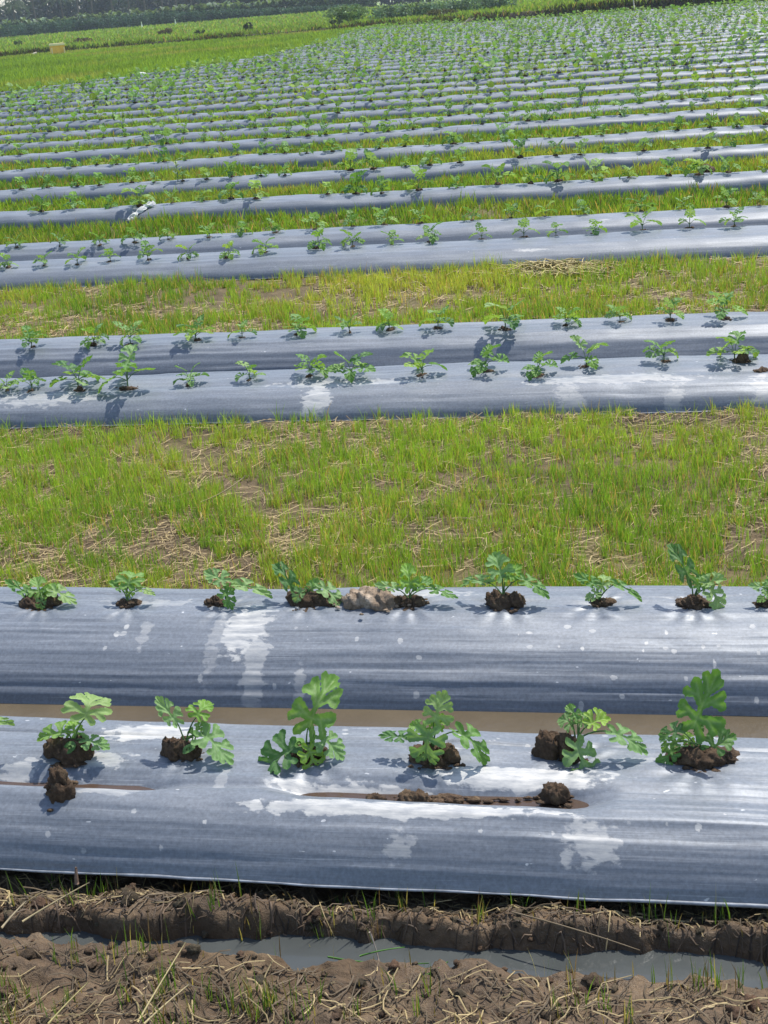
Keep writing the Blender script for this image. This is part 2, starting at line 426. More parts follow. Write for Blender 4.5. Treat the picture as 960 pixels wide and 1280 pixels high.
BED2 = [(-.385, -.045), (-.362, .01), (-.32, .065), (-.25, .116), (-.17, .148), (-.08, .168), (0, .172), (.08, .172), (.13, .166), (.18, .12), (.24, .04), (.27, -.01)]
BED3 = [(-.40, .03), (-.385, .065), (-.35, .10), (-.29, .135), (-.20, .160), (-.15, .155), (-.08, .166), (0, .172), (.10, .175), (.16, .16), (.24, .09), (.33, .0)]
BED4 = [(-.34, -.02), (-.31, .04), (-.24, .12), (-.15, .16), (0, .172), (.12, .172), (.19, .14), (.27, .05), (.31, .0)]
BEDS = [(-.315, -.01), (-.305, .045), (-.285, .10), (-.225, .146), (-.11, .168), (0, .172), (.10, .17), (.18, .14), (.27, .06), (.33, .0)]
def sag(X):      # where the first bed's top has sunk and holds mud and water
    x1, x2 = at_z(330, 1000, ZF)[0], at_z(752, 1000, ZF)[0]; x3 = at_z(205, 995, ZF)[0]
    s1 = sstep(x1 - .05, x1 + .14, X) * (1 - sstep(x2 - .10, x2 + .05, X))
    return np.maximum(s1, .95 * (1 - sstep(x3 - .12, x3 + .06, X)))
PLANT_PX = {0: [(96, 946), (235, 944), (385, 946), (542, 950), (722, 948), (874, 952)], 1: [(53, 756), (160, 755), (284, 756), (385, 754), (513, 756), (630, 756), (750, 755), (868, 757)]}
def bed_surface(i, prof, X, nv):
    y, z = smooth_profile(prof, nv)
    Y = y[None] + 0 * X[:, None]; Z = z[None] + 0 * X[:, None]; XX = X[:, None] + 0 * Y
    rel = np.clip(Z / .17, 0, 1)
    if i == 0:
        Z = Z - .036 * sag(XX) * np.exp(-((Y + .137) / .042) ** 2)
    amp = 1.0 if i < 6 else 2.4
    Z = Z + rel * amp * (.010 * fbm(XX * .7, XX * 0 + i, 71 + i, 2) + .009 * fbm(XX * 3.1, Y * 6 + i, 72 + i, 3))
    Yo = Y + amp * .018 * fbm(XX * .55, XX * 0 + 3, 73 + i, 2)
    s = np.arange(nv)[None] / nv
    rid = fbm(XX * .8 + i * 9, s * 22 + .4 * fbm(XX * .9, s * 3, 75 + i, 2), 74 + i, 3)
    face = np.clip((rel < .97) * 1.0, 0, 1)
    cr = 1 - np.abs(fbm(XX * .55 + i * 3, s * 15 + .5 * fbm(XX * .8, s * 2, 80 + i, 2), 81 + i, 2))
    wr = .0022 * rid + .0016 * fbm(XX * 1.6 + i, s * 60, 86 + i, 2) * (i < 6) + .0010 * fbm(XX * 7, s * 40, 76 + i, 2) - .0030 * np.clip((cr - .82) / .18, 0, 1) ** 1.5 * sstep(-.2, .5, fbm(XX * 1.4 + i, s * 9, 84 + i, 2))
    if i == 0: wr = wr - .0075 * np.exp(-((Y - .078 - .010 * fbm(XX * 1.5, XX * 0, 83, 2)) / .0055) ** 2) * sstep(-.5, .1, fbm(XX * 1.1, XX * 0, 85, 2))
    fold = np.clip(fbm(XX * .9 + 5, s * 2.5, 77 + i, 2), 0, 1) * np.sin(s * 95 + 7 * fbm(XX * 1.1, s * 2, 78 + i, 2)) * .006
    for k, px in enumerate(PLANT_PX.get(i, [])):        # the film is pulled in at every planting hole
        P = at_z(*px, ZF); ddx = XX - P[0]; ddy = Y - (P[1] - ROWY[i]); rr = np.hypot(ddx, ddy * 1.3)
        wr = wr - .007 * np.exp(-(rr / .06) ** 2) + .0020 * np.exp(-((rr - .07) / .07) ** 2) * np.sin(np.arctan2(ddy, ddx) * 9 + k * 2 + 3 * fbm(XX * 4, Y * 4, 88, 2))
    Z = Z + wr + fold * (.4 + .6 * face); Yo = Yo - .7 * wr * face
    return XX, Yo, Z
def bed_top(i, X, dy=0.0):
    """height of the bed's surface at a point along its plants"""
    xs = np.array([X]); XX, Yo, Z = bed_surface(i, PROF(i), xs, 110 if i < 4 else 40)
    return float(np.interp(dy, Yo[0], Z[0]))
def PROF(i): return [BED1, BED2, BED3, BED4, BED3, BED4][i] if i < 6 else BEDS
ORD = ['zeroth', 'first', 'second', 'third', 'fourth', 'fifth', 'sixth', 'seventh', 'eighth', 'ninth', 'tenth', 'eleventh', 'twelfth', 'thirteenth', 'fourteenth', 'fifteenth',
       'sixteenth', 'seventeenth', 'eighteenth', 'nineteenth', 'twentieth', 'twenty-first', 'twenty-second', 'twenty-third', 'twenty-fourth', 'twenty-fifth', 'twenty-sixth', 'twenty-seventh',
       'twenty-eighth', 'twenty-ninth', 'thirtieth', 'thirty-first', 'thirty-second', 'thirty-third', 'thirty-fourth', 'thirty-fifth', 'thirty-sixth', 'thirty-seventh', 'thirty-eighth', 'thirty-ninth', 'fortieth']
BED_LABEL = {0: 'nearest bed under silver plastic, with a sunken muddy crease along its top',
             1: 'silver plastic bed behind the brown water, with a big white mud splash on its side',
             2: 'silver plastic bed across the grass strip, hiding the lower part of the bed behind',
             3: 'fourth silver plastic bed, lying close behind the third without grass between',
             4: 'fifth silver plastic bed, behind the second wide strip of grass',
             5: 'sixth silver plastic bed, close behind the fifth one',
             6: 'seventh plastic bed, with a crumpled pale fold in its film at the left'}
NB = len(ROWY)
def build_bed(i, Yc):
    x0, x1 = xlim(Yc, -330), xlim(Yc, 1290)
    if i < 6: x0, x1 = x0 - 2.6, x1 + 2.6
    x0 = max(x0, float(edge_x(np.array([Yc]))[()] if np.ndim(edge_x(np.array([Yc]))) == 0 else edge_x(np.array([Yc]))[0]))
    yb = float(bank_y((x0 + x1) / 2))
    if Yc > 85:                       # stop short of the bank on the right
        xs = np.linspace(x0, x1, 60); ok = bank_y(xs) > Yc + 1.2
        if ok.sum() < 5: return None
        x0, x1 = xs[ok][0], xs[ok][-1]
    if x1 - x0 < 2: return None
    f0, f1 = xlim(Yc, -30), xlim(Yc, 990)
    st = .006 if i < 2 else .02 if i < 4 else .04 if i < 6 else .0045 * Yc
    X = np.concatenate([np.arange(x0, f0, st * 6), np.arange(max(x0, f0), min(f1, x1), st), np.arange(f1, x1, st * 6), [x1]])
    nv = 170 if i < 2 else 70 if i < 4 else 40 if i < 6 else 22
    XX, Yo, Z = bed_surface(i, PROF(i), X, nv)
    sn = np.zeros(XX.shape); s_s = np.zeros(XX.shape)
    for (cx, cy, rx, ry, s, thr) in PALE_MARKS.get(i, []):
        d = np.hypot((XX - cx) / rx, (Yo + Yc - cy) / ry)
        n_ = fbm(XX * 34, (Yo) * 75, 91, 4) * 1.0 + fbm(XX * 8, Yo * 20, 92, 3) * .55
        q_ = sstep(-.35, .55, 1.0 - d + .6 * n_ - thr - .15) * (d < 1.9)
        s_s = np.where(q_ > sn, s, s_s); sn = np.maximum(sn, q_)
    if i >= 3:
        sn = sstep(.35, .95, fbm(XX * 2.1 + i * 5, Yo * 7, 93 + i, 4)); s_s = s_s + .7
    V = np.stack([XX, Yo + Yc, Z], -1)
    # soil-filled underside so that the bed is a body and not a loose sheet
    me = mesh_from('mulch_bed', V.reshape(-1, 3), grid_faces(len(X), nv)[:, ::-1], attrs={'stain': sn.ravel(), 'pale_mark_s': s_s.ravel()}, mats=[M_FILM])
    o = link('mulch_bed', me)
    if i in BED_LABEL: lab = BED_LABEL[i]
    elif i < 24: lab = f'{ORD[i + 1]} long plastic-covered bed counted from the muddy ditch'
    else: lab = None
    tag(o, lab, 'mulch bed', 'plastic-covered planting beds')
    if i < 6:                         # rolled lower edge of the film
        keep = slice(None, None, 2)
        P = V[keep, 0].copy(); P[:, 1] -= .004; P[:, 2] += .004 * fbm(P[:, 0] * 6, P[:, 0] * 0, 99 + i, 2)
        T, Fc = tube(P, .0042 + .003 * fbm(P[:, 0] * 5, P[:, 0] * 0, 98, 2), 6)
        link('hem', mesh_from('hem', T, Fc, mats=[M_HEM]), o)
    return o, x0, x1
BEDOBJ = {}
for i, Yc in enumerate(ROWY):
    r = build_bed(i, Yc)
    if r: BEDOBJ[i] = r
_last = [i for i in BEDOBJ if i >= 24]
for k, i in enumerate(reversed(_last)):
    nm = 'last' if k == 0 else ORD[k + 1] + ' last'
    tag(BEDOBJ[i][0], f'{nm} plastic-covered bed before the far earth bank')

# torn crumpled fold on the seventh bed
def torn_fold():
    Yc = ROWY[6]; P = at_z(178, 268, .10)
    rows = []
    rnd = random.Random(3)
    for k in range(16):
        t = k / 15
        c = np.array([P[0] - .10 + .20 * t, Yc - .33 + .27 * t, .045 + .135 * math.sin(t * 1.5)])
        wd = .020 + .022 * math.sin(t * 9) ** 2
        for j in range(7):
            s = j / 6 - .5
            rows.append(c + [s * wd * 2, rnd.uniform(-.006, .006) - .012, .035 * math.cos(s * 3) + rnd.uniform(-.012, .012)])
    me = mesh_from('torn_fold', rows, grid_faces(16, 7), smooth=False, mats=[m_plain('faded_film', (.62, .61, .58), .5, .2, 20)])
    f = link('torn_fold', me, BEDOBJ[6][0]); f['label'] = 'crumpled pale fold of film'
    sol = f.modifiers.new('thick', 'SOLIDIFY'); sol.thickness = .004
torn_fold()

# water lying in the sunken crease of the first bed
def crease_water(name, px0, px1):
    a, b_ = at_z(px0, 1000, .15), at_z(px1, 1000, .15)
    sheet(name, a[0], b_[0], ROWY[0] - .172, ROWY[0] - .098, .1335, m_water('puddle_mud', (.075, .05, .036), .12, .5, 30, .2), 20)
crease_water('crease_puddle', 335, 755); crease_water('crease_puddle', -60, 215)

# ------------------------------------------------------------------ watermelon leaves
LOBES = [(0, .60, 17), (27, .50, 14), (-27, .50, 14), (66, .54, 17), (-66, .54, 17), (92, .42, 12), (-92, .42, 12), (132, .46, 20), (-132, .46, 20), (180, .43, 16)]
def leaf_shape(na, rings, seed, fold=.3, droop=.35, ruf=.05, oval=False):
    """unit leaf: stalk at the origin, tip at +Y, upper side +Z"""
    rnd = random.Random(seed)
    th = np.linspace(-180, 180, na, endpoint=False)
    if oval:
        r = 1 / np.sqrt((np.cos(np.radians(th)) / .5) ** 2 + (np.sin(np.radians(th)) / .30) ** 2); vein = .35 * np.exp(-(np.minimum(abs(th), abs(abs(th) - 180)) / 8) ** 2)
    else:
        r = np.full(na, .185); vein = np.zeros(na)
        for a, R, wd in LOBES:
            a2 = a + rnd.uniform(-4, 4); R2 = R * rnd.uniform(.88, 1.1); w2 = wd * rnd.uniform(.95, 1.2)
            d = np.abs((th - a2 + 180) % 360 - 180)
            r = np.maximum(r, .185 + (R2 - .185) * np.clip(1 - (d / w2) ** 2.6, 0, 1) ** .55)
            vein = np.maximum(vein, np.exp(-(d / 4.5) ** 2))
        r = r * (1 + .035 * np.sin(np.radians(th) * 23 + seed))
    rr = [0] + list(np.linspace(0, 1, rings + 1)[1:])
    V, vn = [[0, .43, 0]], [.3 if oval else 1.0]
    sn, cs = np.sin(np.radians(th)), np.cos(np.radians(th))
    ph = rnd.uniform(0, 6)
    for q in rr[1:]:
        x = sn * r * q; y = .43 + cs * r * q
        z = fold * np.abs(x) + ruf * q * q * np.sin(np.radians(th) * 6 + ph) - .10 * vein * q * (r > .3) * 0
        z = z + .035 * (1 - vein) * q * (1 - q) * 3
        V += list(np.stack([x, y, z], -1)); vn += list(vein * (1 - .35 * q))
    V = np.array(V); vn = np.array(vn)
    # droop: bend along the length
    k = droop * 1.6; a = V[:, 1] * k
    yy = np.where(abs(k) > 1e-4, np.sin(a) / (k + 1e-9), V[:, 1]); zz = -(1 - np.cos(a)) / (k + 1e-9)
    V = np.stack([V[:, 0], yy - np.sin(a) * -V[:, 2] * 0 + np.sin(a) * V[:, 2], zz + np.cos(a) * V[:, 2]], -1)
    F3 = np.array([[0, 1 + j, 1 + (j + 1) % na] for j in range(na)])[:, ::-1]
    F4 = []
    for q in range(rings - 1):
        b0, b1 = 1 + q * na, 1 + (q + 1) * na
        for j in range(na):
            j2 = (j + 1) % na; F4.append([b0 + j, b0 + j2, b1 + j2, b1 + j][::-1])
    return V, [F3] + ([np.array(F4)] if F4 else []), vn
VEINS = [((0, 0), (0, .70), .030, .05), ((0, .66), (0, .93), .06, .095), ((0, .62), (.17, .83), .045, .068),
         ((0, .38), (.29, .66), .045, .085), ((.15, .53), (.38, .50), .04, .068), ((0, .16), (.40, .27), .045, .090),
         ((.20, .21), (.40, .08), .04, .066), ((0, .10), (.20, -.07), .045, .078)]
def lobed_leaf(cell, seed, fold=.25, droop=.35, crease=.55, fat=0.0):
    """deeply cut leaf: lobes swell along its veins; the sheet is clipped out of a fine grid"""
    rnd = random.Random(seed); segs = []
    for k, (a, b, ra, rb) in enumerate(VEINS):
        for sg in ((1, -1) if k > 1 else (1,)):
            q = lambda p, s=1: np.array([p[0] * sg * s, p[1]])
            j = rnd.uniform(.88, 1.12); e = np.array([rnd.uniform(-.03, .03), rnd.uniform(-.03, .03)]) if k > 1 else 0
            segs.append((q(a), q(b, j) + e, ra + fat, rb * rnd.uniform(.92, 1.12) + fat))
    xs = np.arange(-.56, .56 + cell, cell); ys = np.arange(-.2, 1.08, cell)
    X, Y = np.meshgrid(xs, ys, indexing='ij'); X = X + cell * .5 * (np.arange(len(ys)) % 2)[None]
    f = np.full(X.shape, -9.0); d = np.full(X.shape, 9.0)
    for a, b, ra, rb in segs:
        v = b - a; t = np.clip(((X - a[0]) * v[0] + (Y - a[1]) * v[1]) / (v @ v), 0, 1)
        dd = np.hypot(X - a[0] - v[0] * t, Y - a[1] - v[1] * t)
        f = np.maximum(f, ra + (rb - ra) * t ** .8 - dd); d = np.minimum(d, dd)
    f = f + .015 * np.sin(X * 47 + seed) * np.sin(Y * 52 + seed * 2)
    f = f.ravel(); P = np.stack([X.ravel(), Y.ravel()], -1); d = d.ravel()
    idx = {}; V, D, T = [], [], []
    def vert(key, p, dv):
        if key not in idx: idx[key] = len(V); V.append(p); D.append(dv)
        return idx[key]
    ny = len(ys)
    for i in range(len(xs) - 1):
        for j in range(ny - 1):
            a, b, c, e = i * ny + j, (i + 1) * ny + j, (i + 1) * ny + j + 1, i * ny + j + 1
            for tri in ((a, b, c), (a, c, e)) if j % 2 else ((a, b, e), (b, c, e)):
                poly = []
                for k in range(3):
                    p, q = tri[k], tri[(k + 1) % 3]
                    if f[p] >= 0: poly.append(vert(p, P[p], d[p]))
                    if (f[p] >= 0) != (f[q] >= 0):
                        u = f[p] / (f[p] - f[q]); poly.append(vert((min(p, q), max(p, q)), P[p] + (P[q] - P[p]) * u, d[p] + (d[q] - d[p]) * u))
                for k in range(1, len(poly) - 1): T.append([poly[0], poly[k], poly[k + 1]])
    V = np.array(V); D = np.array(D)
    x, y = V[:, 0], V[:, 1]
    z = crease * D + fold * np.abs(x) - .10 * fbm(x * 2.2 + seed * 3, y * 2.2, 33 + seed, 2) - .55 * np.maximum(np.abs(x) - .22, 0) ** 1.3 + .05 * fbm(x * 4 + seed, y * 4, 31 + seed, 2)
    k = droop * 1.6; a = y * k
    V = np.stack([x, np.sin(a) / k + np.sin(a) * z, -(1 - np.cos(a)) / k + np.cos(a) * z], -1)
    return V, [np.array(T)], np.exp(-(D / .020) ** 2)
GREENS = dict(mid=(.135, .275, .060), dark=(.085, .195, .055), pale=(.20, .34, .12), young=(.20, .36, .050))
def leaf_cols(vn, tone):
    c = np.array(GREENS[tone]); v = np.clip(vn, 0, 1)[:, None] * .42
    return c * (1 - v) + np.array([.32, .43, .25]) * v
def place_leaf(base, tip, normal, width, shape, tone):
    """put a unit leaf between two points"""
    V, Fc, vn = shape
    base = np.asarray(base, float); ax = np.asarray(tip, float) - base; L = np.linalg.norm(ax)
    span = V[:, 1].max(); ax /= L + 1e-9
    nz = np.asarray(normal, float); nz = nz - ax * (nz @ ax); nz /= np.linalg.norm(nz) + 1e-9
    bx = np.cross(ax, nz)
    s = L / span; wx = width / (V[:, 0].max() - V[:, 0].min())
    W = base + V[:, :1] * wx * bx + V[:, 1:2] * s * ax + V[:, 2:3] * (s + wx) / 2 * nz
    return W, Fc, leaf_cols(vn, tone)
SHAPES = [lobed_leaf(.034, k, fold=f, droop=d, fat=.014) for k, (f, d) in enumerate([(.25, .3), (.35, .55), (.15, .2), (.3, .8), (.45, .35), (.2, .5)])]
OVAL = leaf_shape(24, 3, 50, .2, .35, .02, True)
STALK = (.13, .24, .085)
def leaf_part(root, base, tip, normal, width, start, tone='mid', shape=None, oval=False, seed=0, stalk_r=.0021):
    sh = OVAL if oval else (shape or SHAPES[seed % len(SHAPES)])
    W, Fc, C = place_leaf(base, tip, normal, width, sh, tone)
    b = np.asarray(base, float); s = np.asarray(start, float)
    midp = (b + s) / 2 + [0, 0, .25 * np.linalg.norm(b - s)]
    T, TF = tube(bez(s, midp, b), np.linspace(stalk_r * 1.15, stalk_r * .8, 7), 6)
    parts = [(W, Fc, C), (T, TF, STALK)]
    V, Fl, Cc = merge(parts)
    return link('leaf', mesh_from('leaf', V, Fl, cols=Cc, mats=[M_LEAF]), root)

# soil round the stem
DARK, TAN, PALE = np.array([.082, .054, .034]), np.array([.20, .14, .08]), np.array([.30, .235, .17])
def soil_cols(V, seed, base=DARK, top=TAN, amt=.5):
    n1 = fbm(V[:, 0] * 45 + seed, V[:, 1] * 45 + V[:, 2] * 30, seed + 3, 3)
    a = (np.clip(n1 + .05, 0, 1) * amt * 1.6)[:, None]
    return base * (1 - a) + np.asarray(top) * a
def mound_mesh(wd, ht, seed, name='soil_mound', lumps=None, sub=4, base=DARK, top=TAN, amt=.5):
    rnd = random.Random(seed); parts = []
    k = lumps or (4 if wd > .09 else 3 if wd > .05 else 2)
    for j in range(k):
        t = (j + .5) / k - .5
        r = wd * (.30 if k > 1 else .44) * rnd.uniform(.8, 1.15)
        h = ht * rnd.uniform(.55, 1.0) if k > 1 else ht
        parts.append((lump((t * wd * .75, rnd.uniform(-.2, .2) * wd * .5, h * .18), (r, r * .8, h * .72), seed * 7 + j, sub)))
    # crumbs and the ragged patch of soil showing through the hole in the film
    th = np.linspace(0, 6.283, 28, endpoint=False); ra = .60 + .16 * fbm(np.cos(th) * 1.7 + seed, np.sin(th) * 1.7, seed, 3)
    ap = np.concatenate([[[0, 0, .005]], np.stack([np.cos(th) * ra * wd, np.sin(th) * ra * wd * .75, 0 * th + .0005], -1)])
    if name == 'soil_mound': parts.append((ap, [np.array([[0, 1 + q, 1 + (q + 1) % 28] for q in range(28)])], None))
    for j in range(12):
        a = rnd.uniform(0, 6.28); d = wd * rnd.uniform(.40, .78); r = rnd.uniform(.0025, .008)
        parts.append(lump((d * math.cos(a), d * .75 * math.sin(a), r * .3), (r * 1.3, r, r * .8), seed + j, 2))
    V, Fl, _ = merge([(v, f, (0, 0, 0)) for v, f, _ in parts])
    return mesh_from(name, V, Fl, cols=soil_cols(V, seed, base, top, amt), mats=[M_CLOD])
UPV = np.array([0, 0, 1.0])
def hand_seedling(bed, px, py, mound, leaves, label, seed):
    """a seedling whose leaves are read off the photograph; mound = (cx, w, h, shift) in pixels"""
    Yc = ROWY[bed]; P = at_z(px, py, ZF); Yp = P[1]
    zt = bed_top(bed, P[0], Yp - Yc)
    P = at_z(px, py, zt); Yp = P[1]
    root = link('watermelon_seedling', None, loc=P)
    tag(root, label, 'seedling', 'watermelon seedlings in the plastic-covered beds')
    mpp = np.linalg.norm(P - EYE) / F_PX
    mcx, mw, mh = mound
    M = at_y(mcx, py, Yp)
    mo = link('soil_mound', mound_mesh(mw * mpp, mh * mpp * .95, seed), root, loc=(M[0] - P[0], 0, 0))
    grow = np.array([0, 0, mh * mpp * .55])
    T, TF = tube(bez((0, 0, -.01), (.002, 0, .015), grow + [.003, 0, .02]), [.0042, .004, .0036, .0034, .003, .0028, .0024], 7)
    link('stem', mesh_from('stem', T, TF, cols=np.broadcast_to(STALK, (len(T), 3)), mats=[M_LEAF]), root)
    toC = EYE - P; toC /= np.linalg.norm(toC)
    for k, lf in enumerate(leaves):
        bx, by, tx, ty, wpx, dyb, dyt, cw, sw, tone = lf
        B = at_y(bx, by, Yp + dyb) - P; Tt = at_y(tx, ty, Yp + dyt) - P
        nrm = UPV * (1 - cw) + toC * cw + RT * sw
        st = grow + np.array([0.0015 * (k - 2), 0, .004 * k]) if not tone.startswith('o') else grow * .6
        leaf_part(root, B, Tt, nrm, wpx * mpp, st, tone[1:] if tone.startswith('o') else tone, oval=tone.startswith('o'), seed=seed * 3 + k)
    return root
# leaf rows: base x,y  tip x,y  width | base/tip offset in depth (m) | facing camera 0..1, facing right | tone
hand_seedling(0, 96, 946, (86, 58, 30), [
    (106, 898, 115, 864, 62, .0, .045, .35, 0, 'pale'), (84, 916, 44, 919, 32, .0, -.02, .25, -.2, 'mid'), (95, 918, 87, 899, 24, .01, .03, .4, 0, 'young'),
    (108, 926, 136, 933, 28, -.01, -.03, .4, .1, 'pale'), (93, 929, 81, 939, 13, -.02, -.045, .6, 0, 'odark'), (97, 930, 104, 917, 12, .0, .01, .6, 0, 'opale')],
    'upright watermelon seedling behind the stacked clods, leftmost whole plant on the nearest bed', 1)
hand_seedling(0, 235, 944, (230, 42, 28), [
    (221, 903, 194, 869, 26, .0, .03, .5, -.3, 'pale'), (246, 896, 259, 874, 34, .01, .04, .4, 0, 'young'), (254, 916, 292, 953, 44, -.01, -.06, .45, .3, 'pale'),
    (240, 922, 251, 903, 17, .0, .01, .5, 0, 'mid'), (229, 940, 241, 932, 11, -.03, -.03, .5, 0, 'opale')],
    'watermelon seedling with a drooping right leaf touching the film, by the white patch', 2)
hand_seedling(0, 385, 946, (386, 44, 20), [
    (385, 910, 406, 851, 60, .0, .02, .7, -.1, 'mid'), (368, 936, 321, 957, 54, -.02, -.06, .6, -.2, 'dark'), (386, 934, 398, 972, 34, -.03, -.06, .6, .1, 'young'),
    (402, 921, 431, 947, 38, .0, -.03, .6, .3, 'pale'), (376, 936, 372, 921, 14, .0, .02, .6, 0, 'omid')],
    'broad watermelon seedling whose spread leaves hide its soil, third on the nearest bed', 3)
hand_seedling(0, 542, 950, (543, 56, 30), [
    (543, 901, 556, 864, 42, .01, .03, .55, .1, 'pale'), (537, 914, 529, 957, 52, -.02, -.06, .6, -.1, 'pale'), (508, 922, 472, 917, 24, .0, .01, .3, 0, 'dark'),
    (573, 914, 613, 942, 34, .0, -.04, .45, .35, 'mid'), (534, 914, 511, 902, 22, .0, .02, .45, -.1, 'mid'), (545, 912, 552, 893, 20, .01, .02, .5, .1, 'young')],
    'watermelon seedling with a front leaf covering its soil, above the muddy crease', 4)
hand_seedling(0, 722, 948, (697, 50, 40), [
    (716, 906, 703, 896, 28, .0, .0, .4, -.3, 'dark'), (736, 906, 762, 893, 32, .0, .02, .35, .1, 'young'), (765, 915, 813, 934, 34, .0, -.02, .4, .2, 'pale'),
    (720, 930, 743, 990, 46, -.02, -.08, .6, .1, 'pale'), (722, 898, 708, 880, 18, .01, .03, .5, -.3, 'mid'), (725, 905, 740, 888, 20, .01, .03, .3, 0, 'pale')],
    'leaning watermelon seedling to the right of a tall dark heap of clods', 5)
hand_seedling(0, 874, 952, (880, 68, 24), [
    (868, 908, 894, 839, 64, .01, .02, .75, -.1, 'mid'), (851, 914, 821, 919, 26, .0, .0, .4, -.2, 'dark'), (843, 936, 819, 964, 28, -.01, -.04, .55, -.2, 'mid'),
    (850, 926, 824, 934, 18, -.01, -.02, .45, -.1, 'mid'), (886, 938, 919, 916, 34, .0, .02, .65, .2, 'dark'),
    (862, 930, 858, 914, 16, .0, .01, .5, 0, 'young'), (871, 918, 878, 905, 14, .0, .01, .5, 0, 'dark')],
    'tallest watermelon seedling, with one large upright leaf, rightmost on the nearest bed', 6)
hand_seedling(0, -52, 946, (-55, 50, 26), [
    (-25, 908, 8, 895, 16, .0, .0, .35, .2, 'pale'), (-60, 905, -72, 868, 44, .01, .03, .5, 0, 'mid'), (-75, 925, -105, 935, 30, .0, -.03, .4, 0, 'mid')],
    'watermelon seedling on the nearest bed showing only one leaf tip at the left edge', 7)
hand_seedling(1, 53, 756, (53, 46, 16), [
    (36, 744, 5, 722, 17, .0, .03, .35, -.2, 'mid'), (50, 744, 44, 719, 28, .01, .04, .5, 0, 'mid'), (66, 737, 96, 753, 24, .0, -.04, .4, .2, 'pale'), (55, 745, 70, 728, 18, .0, .02, .4, 0, 'young'), (53, 748, 48, 764, 14, -.03, -.05, .6, 0, 'dark')],
    'watermelon seedling at the left end of the second bed, drooping leaves over dark soil', 8)
hand_seedling(1, 160, 755, (161, 28, 10), [
    (160, 733, 166, 709, 38, .0, .05, .3, 0, 'mid'), (154, 738, 137, 725, 15, .0, .0, .35, -.2, 'mid'), (171, 736, 193, 739, 14, .0, -.01, .35, .2, 'pale'), (161, 744, 166, 728, 14, .0, .01, .5, 0, 'young')],
    'small watermelon seedling with a flat crown of leaves, second on the second bed', 9)
hand_seedling(1, 284, 756, (270, 24, 14), [
    (281, 728, 255, 711, 26, .0, .02, .4, -.2, 'pale'), (298, 733, 338, 737, 24, .0, -.02, .35, .2, 'pale'), (281, 738, 291, 762, 22, -.02, -.05, .6, 0, 'mid'), (283, 740, 296, 724, 16, .0, .02, .4, .1, 'mid')],
    'watermelon seedling above the big white mud splash', 10)
hand_seedling(1, 385, 754, (393, 60, 22), [
    (367, 736, 344, 700, 22, .0, .03, .5, -.1, 'dark'), (378, 738, 366, 752, 20, -.02, -.04, .5, -.1, 'pale'), (402, 733, 433, 756, 26, .0, -.04, .45, .2, 'pale'), (388, 744, 396, 722, 24, .0, .02, .5, 0, 'mid')],
    'watermelon seedling left of the big pale clod on the second bed', 11)
hand_seedling(1, 513, 756, (508, 38, 14), [
    (497, 737, 467, 727, 17, .0, .02, .3, -.2, 'pale'), (513, 735, 508, 703, 26, .0, .03, .45, 0, 'young'), (540, 736, 573, 746, 18, .0, -.03, .35, .2, 'mid'), (518, 735, 537, 720, 20, .0, .02, .4, .2, 'mid')],
    'watermelon seedling right of the big pale clod on the second bed', 12)
hand_seedling(1, 630, 756, (631, 46, 24), [
    (610, 728, 574, 721, 18, .0, .02, .3, -.2, 'pale'), (628, 722, 618, 688, 34, .0, .04, .45, 0, 'pale'), (652, 723, 689, 741, 24, .0, -.03, .4, .2, 'mid'), (632, 722, 652, 704, 24, .0, .03, .35, .2, 'young')],
    'watermelon seedling on a thick brown soil plug, middle of the second bed', 13)
hand_seedling(1, 750, 755, (752, 28, 10), [
    (745, 732, 717, 715, 18, .0, .02, .35, -.2, 'mid'), (768, 731, 804, 744, 16, .0, -.03, .35, .2, 'mid'), (748, 740, 731, 750, 18, -.01, -.03, .5, -.1, 'pale'), (752, 735, 757, 716, 20, .0, .03, .45, 0, 'pale')],
    'thin spreading watermelon seedling, third from the right on the second bed', 14)
hand_seedling(1, 868, 757, (867, 38, 16), [
    (863, 724, 841, 680, 24, .0, .02, .6, -.1, 'dark'), (880, 730, 908, 720, 20, .0, .01, .4, .1, 'pale'), (888, 735, 906, 764, 30, -.01, -.05, .5, .2, 'pale'), (872, 735, 884, 716, 22, .0, .02, .5, 0, 'mid')],
    'tall watermelon seedling with one long raised leaf on the second bed', 15)
hand_seedling(1, 962, 755, (957, 22, 10), [
    (960, 737, 936, 729, 17, .0, .0, .35, -.2, 'pale'), (966, 735, 972, 712, 24, .0, .02, .5, 0, 'mid'), (960, 742, 946, 752, 14, -.02, -.04, .5, 0, 'mid')],
    'watermelon seedling cut by the right edge on the second bed', 16)

# ------------------------------------------------------------------ seedlings of the middle rows (with parts) and the far rows (one mesh)
def random_leaves(rnd, size):
    out = []; n = rnd.randint(5, 7); a0 = rnd.uniform(0, 6.28)
    for k in range(n):
        a = a0 + k * 2.4 + rnd.uniform(-.4, .4); d = np.array([math.cos(a), math.sin(a), 0])
        if k < 2: rb, zb, el, L = rnd.uniform(.02, .035), rnd.uniform(.09, .12), rnd.uniform(.6, 1.2), rnd.uniform(.09, .115)
        else: rb, zb, el, L = rnd.uniform(.04, .07), rnd.uniform(.045, .085), rnd.uniform(-.45, .35), rnd.uniform(.07, .1)
        base = d * rb + [0, 0, zb]; tip = base + (d * math.cos(el) + UPV * math.sin(el)) * L
        nrm = UPV * math.cos(el) - d * math.sin(el) + np.array([rnd.uniform(-.3, .3), rnd.uniform(-.6, .1), .1])
        out.append((base * size, tip * size, nrm, L * rnd.uniform(.85, 1.1) * size, rnd.choice(['mid', 'mid', 'pale', 'mid', 'dark', 'young'])))
    return out
